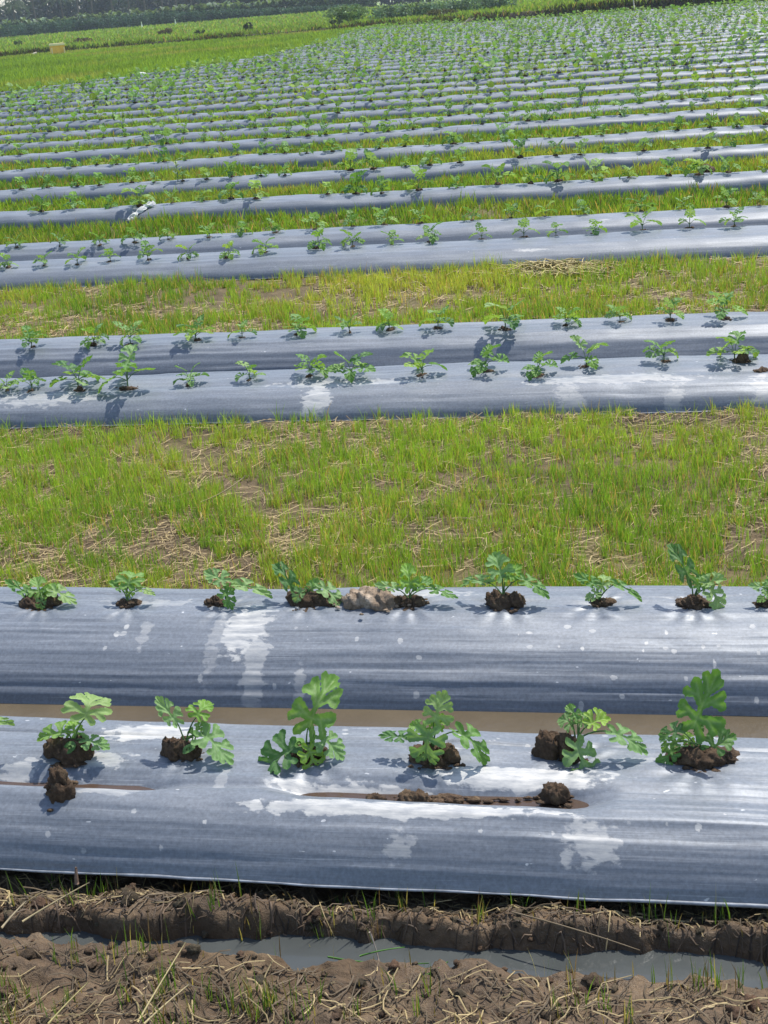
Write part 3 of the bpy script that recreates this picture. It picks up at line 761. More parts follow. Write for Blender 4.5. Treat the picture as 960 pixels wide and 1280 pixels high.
def proto_parts(seed):
    rnd = random.Random(seed); root = link('watermelon_seedling', None)
    link('soil_mound', mound_mesh(rnd.uniform(.045, .08), rnd.uniform(.018, .032), seed, sub=3), root, loc=(rnd.uniform(-.015, .015), 0, 0))
    g = np.array([0, 0, .03])
    T, TF = tube(bez((0, 0, -.01), (.002, 0, .02), g + [0, 0, .03]), .0035, 6)
    link('stem', mesh_from('stem', T, TF, cols=np.broadcast_to(STALK, (len(T), 3)), mats=[M_LEAF]), root)
    for k, (b, t, nr, wd, tone) in enumerate(random_leaves(rnd, 1)):
        leaf_part(root, b, t, nr, wd, g + [0, 0, .004 * k], tone, seed=seed + k)
    return root
def copy_tree(o):
    c = o.copy(); COL.objects.link(c)
    for ch in list(o.children):
        d = ch.copy(); COL.objects.link(d); d.parent = c
    return c
PROTOS = [proto_parts(100 + k) for k in range(10)]; _used = set()
rng = random.Random(12)
ROWS = {2: [(8, 489, .8), (40, 493, .95), (98, 495, 1.35), (160, 490, 1.45), (237, 478, .85), (312, 474, .8), (388, 470, .95), (440, 471, 1.1), (528, 468, 1.0), (607, 465, 1.1), (672, 468, .95), (733, 458, 1.0), (830, 453, 1.0), (918, 452, 1.15)],
        3: [(40, 434, .95), (118, 430, .9), (163, 428, 1.1), (245, 425, 1.05), (303, 421, .8), (373, 418, .95), (437, 415, .85), (487, 413, .9), (548, 411, 1.0), (632, 411, 1.35), (708, 407, .85), (775, 403, .85), (838, 401, .95), (905, 398, 1.1)],
        4: [(10, 334, .9), (55, 331, .9), (97, 329, .9), (138, 326, .85), (185, 324, 1.1), (236, 322, .9), (286, 321, .95), (332, 316, 1.0), (398, 311, 1.15), (441, 309, 1.1), (490, 306, .9), (538, 303, 1.1), (602, 298, .9), (655, 293, 1.1), (695, 291, .85), (742, 290, .9), (803, 288, 1.2), (862, 285, 1.1), (918, 284, 1.1)],
        5: [(20, 309, .9), (75, 307, .9), (125, 305, .9), (168, 302, 1.1), (210, 299, .8), (262, 296, .9), (302, 293, .9), (345, 291, .9), (396, 287, 1.1), (440, 284, 1.0), (480, 281, 1.1), (525, 278, 1.0), (590, 274, .9), (640, 271, 1.0), (682, 268, .9), (730, 266, 1.0), (800, 262, 1.1), (855, 258, .9), (908, 254, 1.2), (950, 252, .9)]}
BEDNAME = {2: 'third', 3: 'fourth', 4: 'fifth', 5: 'sixth'}
def ordinal_label(k, n, bed):
    if k == 0: pos = 'leftmost'
    elif k == n - 1: pos = 'rightmost'
    elif k < n / 2: pos = ORD[k + 1] + ' from the left'
    else: pos = ORD[n - k] + ' from the right'
    return f'watermelon seedling on the {bed} plastic bed from the ditch, {pos}'
for bed, pts in ROWS.items():
    for k, (x, y, s) in enumerate(pts):
        P = at_z(x, y, ZF); P[1] = ROWY[bed] + np.clip(P[1] - ROWY[bed], -.12, .12)
        P[0] = xlim(P[1], x, ZF); P[2] = bed_top(bed, P[0], P[1] - ROWY[bed]) - .004
        pi = rng.randrange(len(PROTOS))
        o = PROTOS[pi] if pi not in _used else copy_tree(PROTOS[pi]); _used.add(pi)
        o.location = Vector(P.tolist()); o.rotation_euler = (0, 0, rng.uniform(0, 6.28)); o.scale = (s * .80,) * 3
        tag(o, ordinal_label(k, len(pts), BEDNAME[bed]), 'seedling', 'watermelon seedlings in the plastic-covered beds')
for k, p in enumerate(PROTOS):
    if k not in _used:
        for ch in list(p.children): bpy.data.objects.remove(ch)
        bpy.data.objects.remove(p)
SIMPLE_LEAVES = [lobed_leaf(.075, 60 + k, .2 + .1 * k, .3 + .15 * k, .4, .015) for k in range(4)]
def proto_simple(seed, na, rings, mound=True, n=None):
    rnd = random.Random(seed); parts = []
    shp = [leaf_shape(na, rings, seed + k, .3, .4, .05) if rings == 1 else SIMPLE_LEAVES[(seed + k) % 4] for k in range(2)]
    for k, (b, t, nr, wd, tone) in enumerate(random_leaves(rnd, 1)[:n]):
        parts.append(place_leaf(b, t, nr, wd, shp[k % 2], tone))
        if rings > 1: parts.append((*tube(bez((0, 0, .02), (b + [0, 0, .04]) / 2, b, 4), .0025, 4), STALK))
    if mound:
        v, f, _ = lump((0, 0, .003), (.036, .03, .02), seed, 2); parts.append((v, f, DARK))
    return merge(parts)
SIMPLE = [mesh_from('watermelon_seedling', *proto_simple(300 + k, 40, 2)[:2], cols=proto_simple(300 + k, 40, 2)[2], mats=[M_LEAFFAR]) for k in range(12)]
SIMPLE_LEAVES = [lobed_leaf(.15, 80 + k, .25, .4, .3, .03) for k in range(4)]
LOW = [proto_simple(400 + k, 14, 2, True, 5) for k in range(8)]
count = 16 + sum(len(v) for v in ROWS.values())
rest = []                      # (x, y, z, scale, rot)
ROWN = {}
for i in sorted(BEDOBJ):
    o, x0, x1 = BEDOBJ[i]; Yc = ROWY[i]
    a, b = xlim(Yc, 4, ZF), xlim(Yc, 956, ZF)
    r = random.Random(900 + i); xs = []
    x = x0 + r.uniform(.1, .4)
    while x < x1 - .1:
        xs.append(x); x += .335 * r.uniform(.8, 1.22) * (2 if r.random() < .05 else 1)
    inside = [x for x in xs if a <= x <= b]; outside = [x for x in xs if not a <= x <= b]
    if i >= 6:
        def spec(x):
            dy = r.uniform(-.05, .05)
            s = r.choice([.7, .85, .95, 1.05, 1.2, 1.45]) * (.85 if i < 14 else 1.15)
            return (x, Yc + dy, (bed_top(i, x, dy) if i < 16 else .165) - .004, s, r.uniform(0, 6.28))
        if count + len(inside) <= 300 and not rest:
            for k, x in enumerate(inside):
                X, Y, Z, s, rz = spec(x)
                c = link('watermelon_seedling', SIMPLE[r.randrange(12)], loc=(X, Y, Z), rotz=rz, scale=s)
                tag(c, ordinal_label(k, len(inside), ORD[i + 1]), 'seedling', 'watermelon seedlings in the plastic-covered beds')
            count += len(inside); ROWN[i] = len(inside); outs = outside
            late = [spec(x) for x in outs]
            for q in late: ROWN.setdefault('late', []).append(q)
        else:
            rest += [spec(x) for x in xs]
    else:
        da = .3 * .5
        outs = [x for x in outside if x < xlim(Yc, -60 if i else -130, ZF) or x > xlim(Yc, 1075 if i < 2 else 1000, ZF)]
        for x in outs:
            ROWN.setdefault('beside', []).append((x, Yc, bed_top(i, x) - .004, r.uniform(.75, 1.05), r.uniform(0, 6.28)))
rest += ROWN.get('late', [])
def scatter_mesh(name, protos, items, m, seed=0):
    r = np.random.RandomState(seed); Vs, Cs, Fd, n = [], [], {}, 0
    for k, (x, y, z, s, rz) in enumerate(items):
        V, Fl, C = protos[r.randint(len(protos))]
        c, sn = math.cos(rz) * s, math.sin(rz) * s
        Vs.append(np.stack([V[:, 0] * c - V[:, 1] * sn + x, V[:, 0] * sn + V[:, 1] * c + y, V[:, 2] * s + z], -1))
        Cs.append(C * (.75 + .5 * r.rand()) * np.array([.9 + .35 * r.rand(), 1, .9]))
        for f in Fl: Fd.setdefault(f.shape[1], []).append(f + n)
        n += len(V)
    return link(name, mesh_from(name, np.concatenate(Vs), [np.concatenate(v) for v in Fd.values()], cols=np.concatenate(Cs), mats=[m]))
tag(scatter_mesh('seedling_rows', LOW, rest, M_LEAFFAR, 4), 'mass of small watermelon seedlings on the far plastic beds below the bank', 'seedlings', kind='stuff')
SIMPLE_LEAVES = SHAPES[:4]
BESIDE = [proto_simple(430 + k, 14, 2) for k in range(5)]
tag(scatter_mesh('seedling_rows', BESIDE, ROWN['beside'], M_LEAF, 6), 'watermelon seedlings continuing along the near beds past the edges of the photo', 'seedlings', kind='stuff')
print('individual seedlings', count, 'rest', len(rest), 'beds', len(BEDOBJ))

# ------------------------------------------------------------------ clods, fallen bits
def clod(px, py, bed, wpx, hpx, label, seed, dz=0.0, base=DARK, top=TAN, amt=.5, lumps=1, z=None, rough=None):
    Yc = ROWY[bed]; P = at_z(px, py, ZF if z is None else z)
    if z is None: P[2] = bed_top(bed, P[0], P[1] - Yc)
    P = at_z(px, py, P[2])
    mpp = np.linalg.norm(P - EYE) / F_PX
    me = mound_mesh(wpx * mpp, hpx * mpp * 1.1, seed, 'soil_clod', lumps, 4, base, top, amt)
    return tag(link('soil_clod', me, loc=(P[0], P[1], P[2] + dz)), label, 'soil clod', 'loose clods of soil')
clod(76, 1000, 0, 44, 26, 'lower dark clod of the stack of two in the crease, left', 31, z=.142)
def stacked():
    P = at_z(76, 1000, .142); mpp = np.linalg.norm(P - EYE) / F_PX
    me = mound_mesh(26 * mpp, 24 * mpp, 37, 'soil_clod', 1)
    tag(link('soil_clod', me, loc=(P[0] + .006, P[1] + .006, P[2] + .044)), 'upper round clod resting on another clod at the left of the nearest bed', 'soil clod', 'loose clods of soil')
stacked()
clod(472, 1004, 0, 34, 14, 'small crumbly clod in the wet crease below the fourth seedling, left of two', 32, z=.140)
clod(519, 1003, 0, 40, 16, 'crumbly clod in the wet crease, joined to a long low streak of soil', 33, z=.140, lumps=2)
clod(697, 999, 0, 36, 24, 'blocky brown clod at the right end of the wet crease', 34, z=.143)
def soil_streak():
    P, Q = at_z(530, 1001, .138), at_z(688, 997, .138); r = random.Random(62); parts = []
    for k in range(26):
        t = r.random() ** 1.2; sz = r.uniform(.0035, .0095) * (1.25 - .6 * t)
        c = (Q - P) * t + np.array([0, r.uniform(-.008, .008), 0])
        parts.append(lump(c, (sz * r.uniform(1.2, 2.6), sz, sz * .8), 640 + k, 3, .8, -.5))
    V, Fl, _ = merge([(v, f, (0, 0, 0)) for v, f, _ in parts])
    me = mesh_from('soil_clod', V, Fl, cols=soil_cols(V, 62, DARK * 1.3, TAN, .8), mats=[M_CLOD])
    tag(link('soil_clod', me, loc=P), 'long low streak of crumbled soil lying in the crease of the nearest bed', 'soil clod', 'loose clods of soil')
soil_streak()
clod(462, 757, 1, 66, 21, 'big pale dry clod between two seedlings on the second bed', 36, base=np.array([.27, .205, .145]), top=np.array([.56, .46, .35]), amt=.9, lumps=2)
clod(97, 505, 2, 14, 8, 'little clod below the big leafy seedling on the third bed', 41)
clod(152, 501, 2, 24, 8, 'flat brown clod below the tall seedling on the third bed', 42, lumps=2)
clod(238, 500, 2, 14, 9, 'little pointed clod directly below a thin seedling on the third bed', 43)
clod(950, 468, 2, 20, 8, 'dark clod at the right edge of the third bed', 44)
clod(928, 452, 2, 14, 12, 'clod beside the rightmost seedling of the third bed', 46)
clod(884, 215, 7, 22, 9, 'reddish brown heap of soil among the seedlings of the eighth bed, right', 45, z=.15)

def fallen_leaf():
    P = at_z(2, 998, .14)
    V, Fc, C = place_leaf((0, 0, .004), (.05, .012, .014), (0, -.3, 1), .034, OVAL, 'mid')
    me = mesh_from('fallen_leaf', V, Fc, cols=np.broadcast_to((.16, .13, .03), (len(V), 3)), mats=[M_STRAW])
    tag(link('fallen_leaf', me, loc=(P[0] - .02, P[1], .14)), 'olive brown fallen leaf in the puddle at the left end of the nearest bed', 'leaf')
fallen_leaf()

# ------------------------------------------------------------------ grass and straw
def blades(name, pts, hts, wid, cols, bend=.35, seed=0, segs=3, label=None, cat='grass', m=None, lean=None, tilt=None):
    r = np.random.RandomState(seed); n = len(pts)
    az = r.uniform(0, 2 * np.pi, n); fa = r.uniform(0, 2 * np.pi, n)
    d = np.stack([np.cos(az), np.sin(az)], -1); b = bend * hts * r.uniform(.1, 1.0, n)
    if lean is not None: d = d * .8 + np.array(lean) * .6
    sd = np.stack([np.cos(fa), np.sin(fa)], -1)
    t = np.linspace(0, 1, segs + 1)
    V = np.zeros((n, segs + 1, 2, 3), np.float32)
    for k, tt in enumerate(t):
        c = pts.copy()
        c[:, :2] += d * (b * tt ** 1.7)[:, None]; c[:, 2] += hts * tt * (1 - .25 * tt * (b / (hts + 1e-6)) ** 2)
        wk = wid * (1 - tt) ** .55 * (.55 if k == 0 else 1) if k < segs else wid * .06
        o = sd * (np.asarray(wk) / 2 * np.ones(n))[:, None]
        V[:, k, 0] = c; V[:, k, 0, :2] -= o; V[:, k, 1] = c; V[:, k, 1, :2] += o
    base = np.arange(n)[:, None] * (segs + 1) * 2
    Fq = np.concatenate([base + np.array([2 * k, 2 * k + 1, 2 * k + 3, 2 * k + 2])[None] for k in range(segs)])
    C = np.repeat(cols, (segs + 1) * 2, axis=0)
    o = link(name, mesh_from(name, V.reshape(-1, 3), Fq, cols=C, mats=[m or M_GRASS]))
    return tag(o, label, cat, kind='stuff')
def tuft_points(r, y0, y1, n_tuft, per, spread, dens, pxa=-260, pxb=1220):
    if y0 < 12: pxa, pxb, n_tuft = -620, 1600, int(n_tuft * 1.45)
    """clumped points on the ground in a strip; dens(X, Y) in 0..1 thins them"""
    Y = r.uniform(y0, y1, n_tuft * 3); a, b = xlim(Y, pxa), xlim(Y, pxb)
    X = a + (b - a) * r.uniform(0, 1, len(Y))
    k = r.uniform(0, 1, len(Y)) < dens(X, Y); X, Y = X[k][:n_tuft], Y[k][:n_tuft]
    m = r.randint(max(1, per // 2), per + per // 2 + 1, len(X)); idx = np.repeat(np.arange(len(X)), m)
    x = X[idx] + r.normal(0, spread, len(idx)); y = Y[idx] + r.normal(0, spread, len(idx))
    return x, y, idx, X, Y
G1, G2, G3, DRY = np.array([.235, .39, .050]), np.array([.14, .27, .040]), np.array([.35, .43, .08]), np.array([.40, .30, .13])
def grass_cols(r, x, y, idx, dry=.12, f=1.0):
    n = len(x); a = np.clip(.5 + fbm(x * 1.1, y * 1.1, 301, 3) * 1.3 + r.normal(0, .18, n), 0, 1)[:, None]
    c = G2 * (1 - a) + G1 * a; b = np.clip(fbm(x * .5 + 9, y * .5, 302, 3) * 2, 0, 1)[:, None]; c = c * (1 - b) + G3 * b
    d = r.uniform(0, 1, n) < dry; c[d] = DRY * r.uniform(.6, 1.2, (d.sum(), 1))
    return c * r.uniform(.8, 1.35, (n, 1)) * np.where(np.asarray(y) > 12, .80, 1.0)[:, None] * f
def strip(name, y0, y1, n_tuft, per, ht, wid, label, seed, lo=-.15, dry=.12, spread=.014, bend=.5, segs=3):
    r = np.random.RandomState(seed)
    dens = lambda X, Y: .08 + .92 * sstep(lo, lo + .55, .5 * fbm(X * 1.1, Y * 1.3, seed, 3) + .95 * fbm(X * 7, Y * 7, seed + 1, 3))
    x, y, idx, X, Y = tuft_points(r, y0, y1, n_tuft, per, spread, dens)
    th = np.clip(r.normal(1, .25, len(X)), .4, 1.7) * (1 + .5 * fbm(X * 1.5, Y * 1.5, seed + 2, 2))
    h = ht * th[idx] * r.uniform(.45, 1.15, len(x))
    z = ground_z(x, y) - .004
    return blades(name, np.stack([x, y, z], -1), h, wid, grass_cols(r, x, y, idx, dry), bend, seed, segs, label)
Y_ = ROWY
strip('grass', Y_[1] + .29, Y_[2] - .56, 12000, 8, .066, .0034, 'bright grass and rice regrowth on the wide strip between second and third beds', 501, lo=-.38, spread=.010, bend=.45, dry=.17)
strip('grass', Y_[2] - .58, Y_[2] - .40, 450, 6, .07, .0042, 'sparse grass along the dark foot of the third bed', 502, lo=-.1)
strip('grass', Y_[3] + .33, Y_[4] - .42, 9500, 8, .08, .0052, 'grass mixed with straw on the strip before the fifth bed', 503, lo=-.24, dry=.22, spread=.011, bend=.4)
for i in range(5, 14):
    a, b = Y_[i] + .36, Y_[i + 1] - .40
    strip('grass', a, b, 5200, 6, .10, .0011 * Y_[i], f'yellow green grass strip between the {ORD[i + 1]} and {ORD[i + 2]} plastic beds', 510 + i, lo=-.36, dry=.15, spread=.02)
def far_grass():
    r = np.random.RandomState(530); xs, ys = [], []
    for i in range(14, len(Y_) - 1):
        n = 3200; y = r.uniform(Y_[i] + .36, Y_[i + 1] - .36, n); a, b = xlim(y, -120), xlim(y, 1080)
        x = a + (b - a) * r.uniform(0, 1, n); k = x > edge_x(y); xs.append(x[k]); ys.append(y[k])
    x, y = np.concatenate(xs), np.concatenate(ys); k = y < bank_y(x) - .5; x, y = x[k], y[k]
    blades('grass', np.stack([x, y, ground_z(x, y) - .01], -1), r.uniform(.08, .19, len(x)), .0013 * y, grass_cols(r, x, y, None, .08), .6, 531, 2,
           'thin grass between the many far plastic beds')
far_grass()
def rice():
    r = np.random.RandomState(540); n = 90000
    y = 28 + 105 * r.uniform(0, 1, n) ** .8; a = xlim(y, -150)
    x = a + (edge_x(y) + .5 - a) * r.uniform(0, 1, n); k = (x < edge_x(y) - .2 + .8 * fbm(x * .5, y * .5, 55, 3)) & (y < bank_y(x) - .4) & (x > a)
    x, y = x[k], y[k]
    c = np.array([.17, .265, .04]) * r.uniform(.75, 1.3, (len(x), 1)) * (1 + .35 * fbm(x * .3, y * .12, 542, 3))[:, None]
    dry = np.clip(fbm(x * .22 + 3, y * .10, 543, 3) * 2.2 - .25, 0, .8)[:, None]; c = c * (1 - dry) + np.array([.30, .30, .10]) * dry * r.uniform(.7, 1.2, (len(x), 1))
    blades('rice_seedlings', np.stack([x, y, ground_z(x, y) - .02], -1), r.uniform(.12, .3, len(x)), .0011 * y, c, .4, 541, 2, 'bright green young rice on the wedge of field below the bank', 'rice')
rice()
def terrace():
    r = np.random.RandomState(550); n = 60000
    px = r.uniform(-150, 1110, n); x0 = np.interp(px, [-150, 84, 240, 480, 720, 960, 1110], [BANK[k, 0] for k in (0, 1, 2, 3, 5, 6, 7)])
    yb = bank_y(x0); f = r.uniform(0, 1, n) ** 1.6; y = yb + .35 + f * 120; x = x0 * y / yb
    c = np.array([.17, .27, .045]) * r.uniform(.6, 1.35, (n, 1)) * (1 + .5 * fbm(x * .12, y * .12, 552, 3))[:, None]
    c[r.uniform(0, 1, n) < .10] = [.3, .25, .11]
    blades('grass', np.stack([x, y, ground_z(x, y) - .02], -1), r.uniform(.1, .4, n) * (1 + .6 * np.clip(fbm(x * .2, y * .2, 553, 3), 0, 1)), .0013 * y, c, .7, 551, 2,
           'rough grass on the raised terrace between the bank and the hedge')
    n = 8000; px = r.uniform(-150, 1110, n); x = np.interp(px, [-150, 84, 240, 480, 720, 960, 1110], [BANK[k, 0] for k in (0, 1, 2, 3, 5, 6, 7)])
    y = bank_y(x) + r.normal(.35, .3, n); k = fbm(x * .35, y * .2, 555, 3) > r.normal(.02, .15, n); x, y = x[k], y[k]
    c = np.array([.06, .09, .025]) * r.uniform(.5, 1.4, (len(x), 1)); c[r.uniform(0, 1, len(x)) < .35] = [.10, .075, .045]
    blades('weeds', np.stack([x, y, ground_z(x, y) - .02], -1), r.uniform(.1, .4, len(x)), .0014 * y, c, .8, 556, 2, 'weeds and dead stalks along the dark earth bank', 'weeds')
terrace()

def straw(name, x, y, L, wid, cols, seed, label, lift=.012, up=.12):
    """curved thin strands lying on the ground"""
    r = np.random.RandomState(seed); n = len(x); a = r.uniform(0, 2 * np.pi, n)
    kk = r.normal(0, 1.2, n); el = np.abs(r.normal(0, up, n)); segs = 4
    V = np.zeros((n, segs + 1, 3, 3), np.float32)
    for k in range(segs + 1):
        t = k / segs; aa = a + kk * (t - .5)
        px = x + np.cos(a) * L * (t - .5) - np.sin(a) * kk * L * (t - .5) ** 2 * .6
        py = y + np.sin(a) * L * (t - .5) + np.cos(a) * kk * L * (t - .5) ** 2 * .6
        pz = ground_z(px, py) + lift * r.uniform(.1, 1, n) * 0 + lift * .5 + el * L * t
        for j, (sx, sz) in enumerate(((-.5, 0), (0, .55), (.5, 0))):
            V[:, k, j, 0] = px - np.sin(aa) * sx * wid; V[:, k, j, 1] = py + np.cos(aa) * sx * wid; V[:, k, j, 2] = pz + sz * wid
    base = np.arange(n)[:, None] * (segs + 1) * 3
    Fq = np.concatenate([base + np.array([3 * k + j, 3 * k + j + 1, 3 * k + j + 4, 3 * k + j + 3])[None] for k in range(segs) for j in range(2)])
    o = link(name, mesh_from(name, V.reshape(-1, 3), Fq, cols=np.repeat(cols, (segs + 1) * 3, axis=0), mats=[M_STRAW]))
    return tag(o, label, 'straw', kind='stuff')
def litter():
    r = np.random.RandomState(560)
    # foreground mud
    n = 1900; y = np.concatenate([r.uniform(2.05, 2.57, n), r.uniform(2.64, 2.79, n)]); a, b = xlim(y, -200), xlim(y, 1160); x = a + (b - a) * r.uniform(0, 1, len(y))
    k = (fbm(x * 3, y * 5, 561, 3) > -.35) & (np.abs(y - ditch_mid(x)) > .085 + .03 * sstep(-.9, .15, x + .66)); x, y = x[k], y[k]
    c = np.where(r.uniform(0, 1, (len(x), 1)) < .74, np.array([[.12, .088, .052]]), np.array([[.36, .28, .14]])) * r.uniform(.55, 1.3, (len(x), 1))
    straw('straw_litter', x, y, r.uniform(.02, .13, len(x)), r.uniform(.0015, .0042, len(x)), c, 562, 'brown straw trodden into the mud on both sides of the ditch', .008, .12)
    n = 420; x = r.uniform(-2.2, 1.4, n); y = ditch_mid(x) + r.uniform(.035, .10, n)
    c = np.array([[.075, .052, .034]]) * r.uniform(.5, 2.0, (n, 1))
    straw('straw_litter', x, y, r.uniform(.02, .07, n), r.uniform(.002, .005, n), c, 563, 'muddy roots and straw on the shaded bank of the ditch', .006, .15)
    for j, (y0, y1, n, wd, cf, lb) in enumerate([(Y_[1] + .3, Y_[2] - .42, 17500, .0028, 1.15, 'dry straw lying under the grass between second and third beds'),
                                             (Y_[3] + .33, Y_[4] - .42, 19000, .005, 1.1, 'pale straw spread through the grass before the fifth bed')]):
        y = r.uniform(y0, y1, n); a, b = xlim(y, -480), xlim(y, 1460); x = a + (b - a) * r.uniform(0, 1, n)
        k = fbm(x * 1.3, y * 1.6, 570 + j, 3) > r.normal(-.1, .2, n); x, y = x[k], y[k]
        c = np.where(r.uniform(0, 1, (len(x), 1)) < .5, np.array([[.18, .13, .07]]), np.array([[.40, .31, .15]])) * r.uniform(.6, 1.25, (len(x), 1))
        straw('straw_litter', x, y, r.uniform(.04, .16, len(x)), wd, c * cf, 575 + j, lb, .012, .12)
litter()
def mud_crumbs():
    r = np.random.RandomState(590); items = []
    protos = []
    for k in range(10):
        v, f, _ = lump((0, 0, 0), (1, r.uniform(.6, .95), r.uniform(.5, .8)), 800 + k, 3, .8, -.5)
        protos.append((v, f, np.broadcast_to(np.array([.072, .054, .037]) * r.uniform(.7, 1.4), (len(v), 3))))
    n = 900
    y = np.concatenate([r.uniform(2.15, 2.57, n // 2), r.uniform(2.62, 2.80, n // 2)]); x = xlim(y, -160) + (xlim(y, 1120) - xlim(y, -160)) * r.uniform(0, 1, n)
    k = np.abs(y - ditch_mid(x)) > .045; x, y = x[k], y[k]; z = ground_z(x, y); s_ = r.gamma(1.6, .0032, len(x)) + .002
    tag(scatter_mesh('mud_crumbs', protos, list(zip(x, y, z, s_, r.uniform(0, 6.28, len(x)))), M_CLOD, 591), 'crumbs and broken lumps of mud along the ditch', 'mud crumbs', kind='stuff')
mud_crumbs()
def stubble():
    r = np.random.RandomState(580)
    spots = []
    for px, py in [(12, 1270), (45, 1262), (70, 1205), (95, 1200), (130, 1205), (142, 1202), (165, 1198), (180, 1195), (200, 1192), (215, 1235), (240, 1252), (262, 1240), (300, 1258), (312, 1262), (325, 1265), (352, 1190), (372, 1262), (395, 1250),
                   (445, 1258), (388, 1270), (20, 1120), (38, 1118), (115, 1115), (240, 1140), (265, 1140), (302, 1148), (322, 1150), (390, 1150), (412, 1140), (445, 1142), (470, 1150), (488, 1158), (505, 1135), (540, 1130), (600, 1150), (650, 1130), (645, 1120),
                   (790, 1140), (840, 1150), (835, 1172), (872, 1235), (920, 1240), (905, 1150), (680, 1205), (840, 1240), (895, 1240), (20, 1240), (250, 1225), (60, 1275), (210, 1275), (520, 1262), (700, 1270), (760, 1265)]:
        P = at_z(px, py, 0.0); spots.append(P)
    for _ in range(22): spots.append(at_z(r.uniform(-60, 420), r.uniform(1222, 1300), 0))
    for _ in range(52):
        yy = r.choice([r.uniform(2.3, 2.55), r.uniform(2.66, 2.78)]); spots.append(np.array([xlim(yy, r.uniform(-150, 1100)), yy, 0]))
    X, Y, H_, C = [], [], [], []
    for P in spots:
        m = r.randint(3, 10)
        for _ in range(m):
            X.append(P[0] + r.normal(0, .010)); Y.append(P[1] + r.normal(0, .010)); H_.append(r.uniform(.025, .085) * (1.4 if r.rand() < .15 else 1))
            C.append(np.array([.10, .19, .03]) if r.rand() < .62 else np.array([.30, .27, .10]) if r.rand() < .6 else np.array([.13, .09, .05]))
    n = 260; y = r.uniform(2.25, 2.8, n); x = xlim(y, -100) + (xlim(y, 1060) - xlim(y, -100)) * r.uniform(0, 1, n)
    k = np.abs(y - ditch_mid(x)) > .07
    X += list(x[k]); Y += list(y[k]); H_ += list(r.uniform(.015, .05, k.sum())); C += [np.array([.22, .18, .07])] * int(k.sum())
    X, Y, H_, C = map(np.array, (X, Y, H_, C)); C = C * r.uniform(.7, 1.3, (len(X), 1))
    blades('stubble', np.stack([X, Y, ground_z(X, Y) - .004], -1), H_, .0036, C, .3, 581, 3, 'green and dry rice stubble standing in the mud beside the ditch', 'stubble')
stubble()
def stalk(pts, rad, col, name, label, cat, n=5):
    P = [np.array(p) for p in pts]
    if len(P) == 2: P = [P[0], (P[0] + P[1]) / 2 + [0, 0, .004], P[1]]
    T, Fc = tube(bez(P[0], P[1], P[2], 9), np.linspace(rad, rad * .5, 9), n)
    o = link(name, mesh_from(name, T - P[0], Fc, cols=np.broadcast_to(col, (len(T), 3)), mats=[M_STRAW]), loc=P[0])
    return tag(o, label, cat)
def gp(px, py, z=.03): return at_z(px, py, z)
stalk([gp(28, 1152, .015), gp(112, 1103, .045)], .0028, (.36, .29, .16), 'straw_stalk', 'long pale straw leaning from the mud to the edge of the film', 'straw')
stalk([gp(2, 1160, .02), gp(33, 1126, .03)], .003, (.32, .26, .16), 'straw_stalk', 'thick pale straw on the mud at the far left edge', 'straw')
stalk([gp(172, 1278, .02), gp(232, 1178, .05)], .0024, (.40, .33, .16), 'straw_stalk', 'pale straw leaning over the near edge of the ditch', 'straw')
stalk([gp(60, 1280, .02), gp(110, 1228, .03)], .0024, (.34, .29, .12), 'straw_stalk', 'yellowish straw on the mud in the bottom left corner', 'straw')
stalk([gp(180, 1280, .02), gp(237, 1230, .035)], .0026, (.42, .34, .18), 'straw_stalk', 'straight pale straw standing out of the near bank of mud', 'straw')
stalk([gp(462, 1165, .03), gp(468, 1178, .0), gp(474, 1203, -.04)], .0026, (.45, .37, .30), 'straw_stalk', 'bent whitish root hanging down into the ditch water', 'straw')
stalk([gp(410, 1196, -.03), gp(470, 1208, -.005), gp(536, 1204, -.02)], .0026, (.07, .18, .03), 'grass_stalk', 'long green grass stalk lying over the ditch, lower of two', 'grass stalk')
stalk([gp(450, 1195, -.03), gp(475, 1187, .0), gp(506, 1184, -.01)], .0022, (.10, .24, .04), 'grass_stalk', 'short bright green stalk over the ditch, upper of two', 'grass stalk')
stalk([gp(508, 1226, -.02), gp(535, 1222, .0), gp(560, 1202, .0)], .0028, (.14, .26, .05), 'grass_stalk', 'pale green bent grass stalk at the near edge of the ditch', 'grass stalk')
stalk([gp(640, 1140, .03), gp(720, 1160, .04), gp(800, 1188, .0)], .0024, (.20, .15, .09), 'straw_stalk', 'long brown straw curved across the mud at the right', 'straw')
stalk([gp(250, 628, .06), gp(280, 618, .09), gp(308, 594, .14)], .004, (.48, .38, .2), 'straw_stalk', 'long pale straw lying on the bright grass strip', 'straw')
stalk([gp(518, 632, .05), gp(540, 622, .07)], .004, (.48, .38, .2), 'straw_stalk', 'short thick straw in the middle of the bright grass strip', 'straw')
stalk([gp(96, 1105, .03), gp(95, 1084, .07)], .006, (.20, .13, .09), 'rice_stub', 'split brown stub standing against the film edge', 'stub')
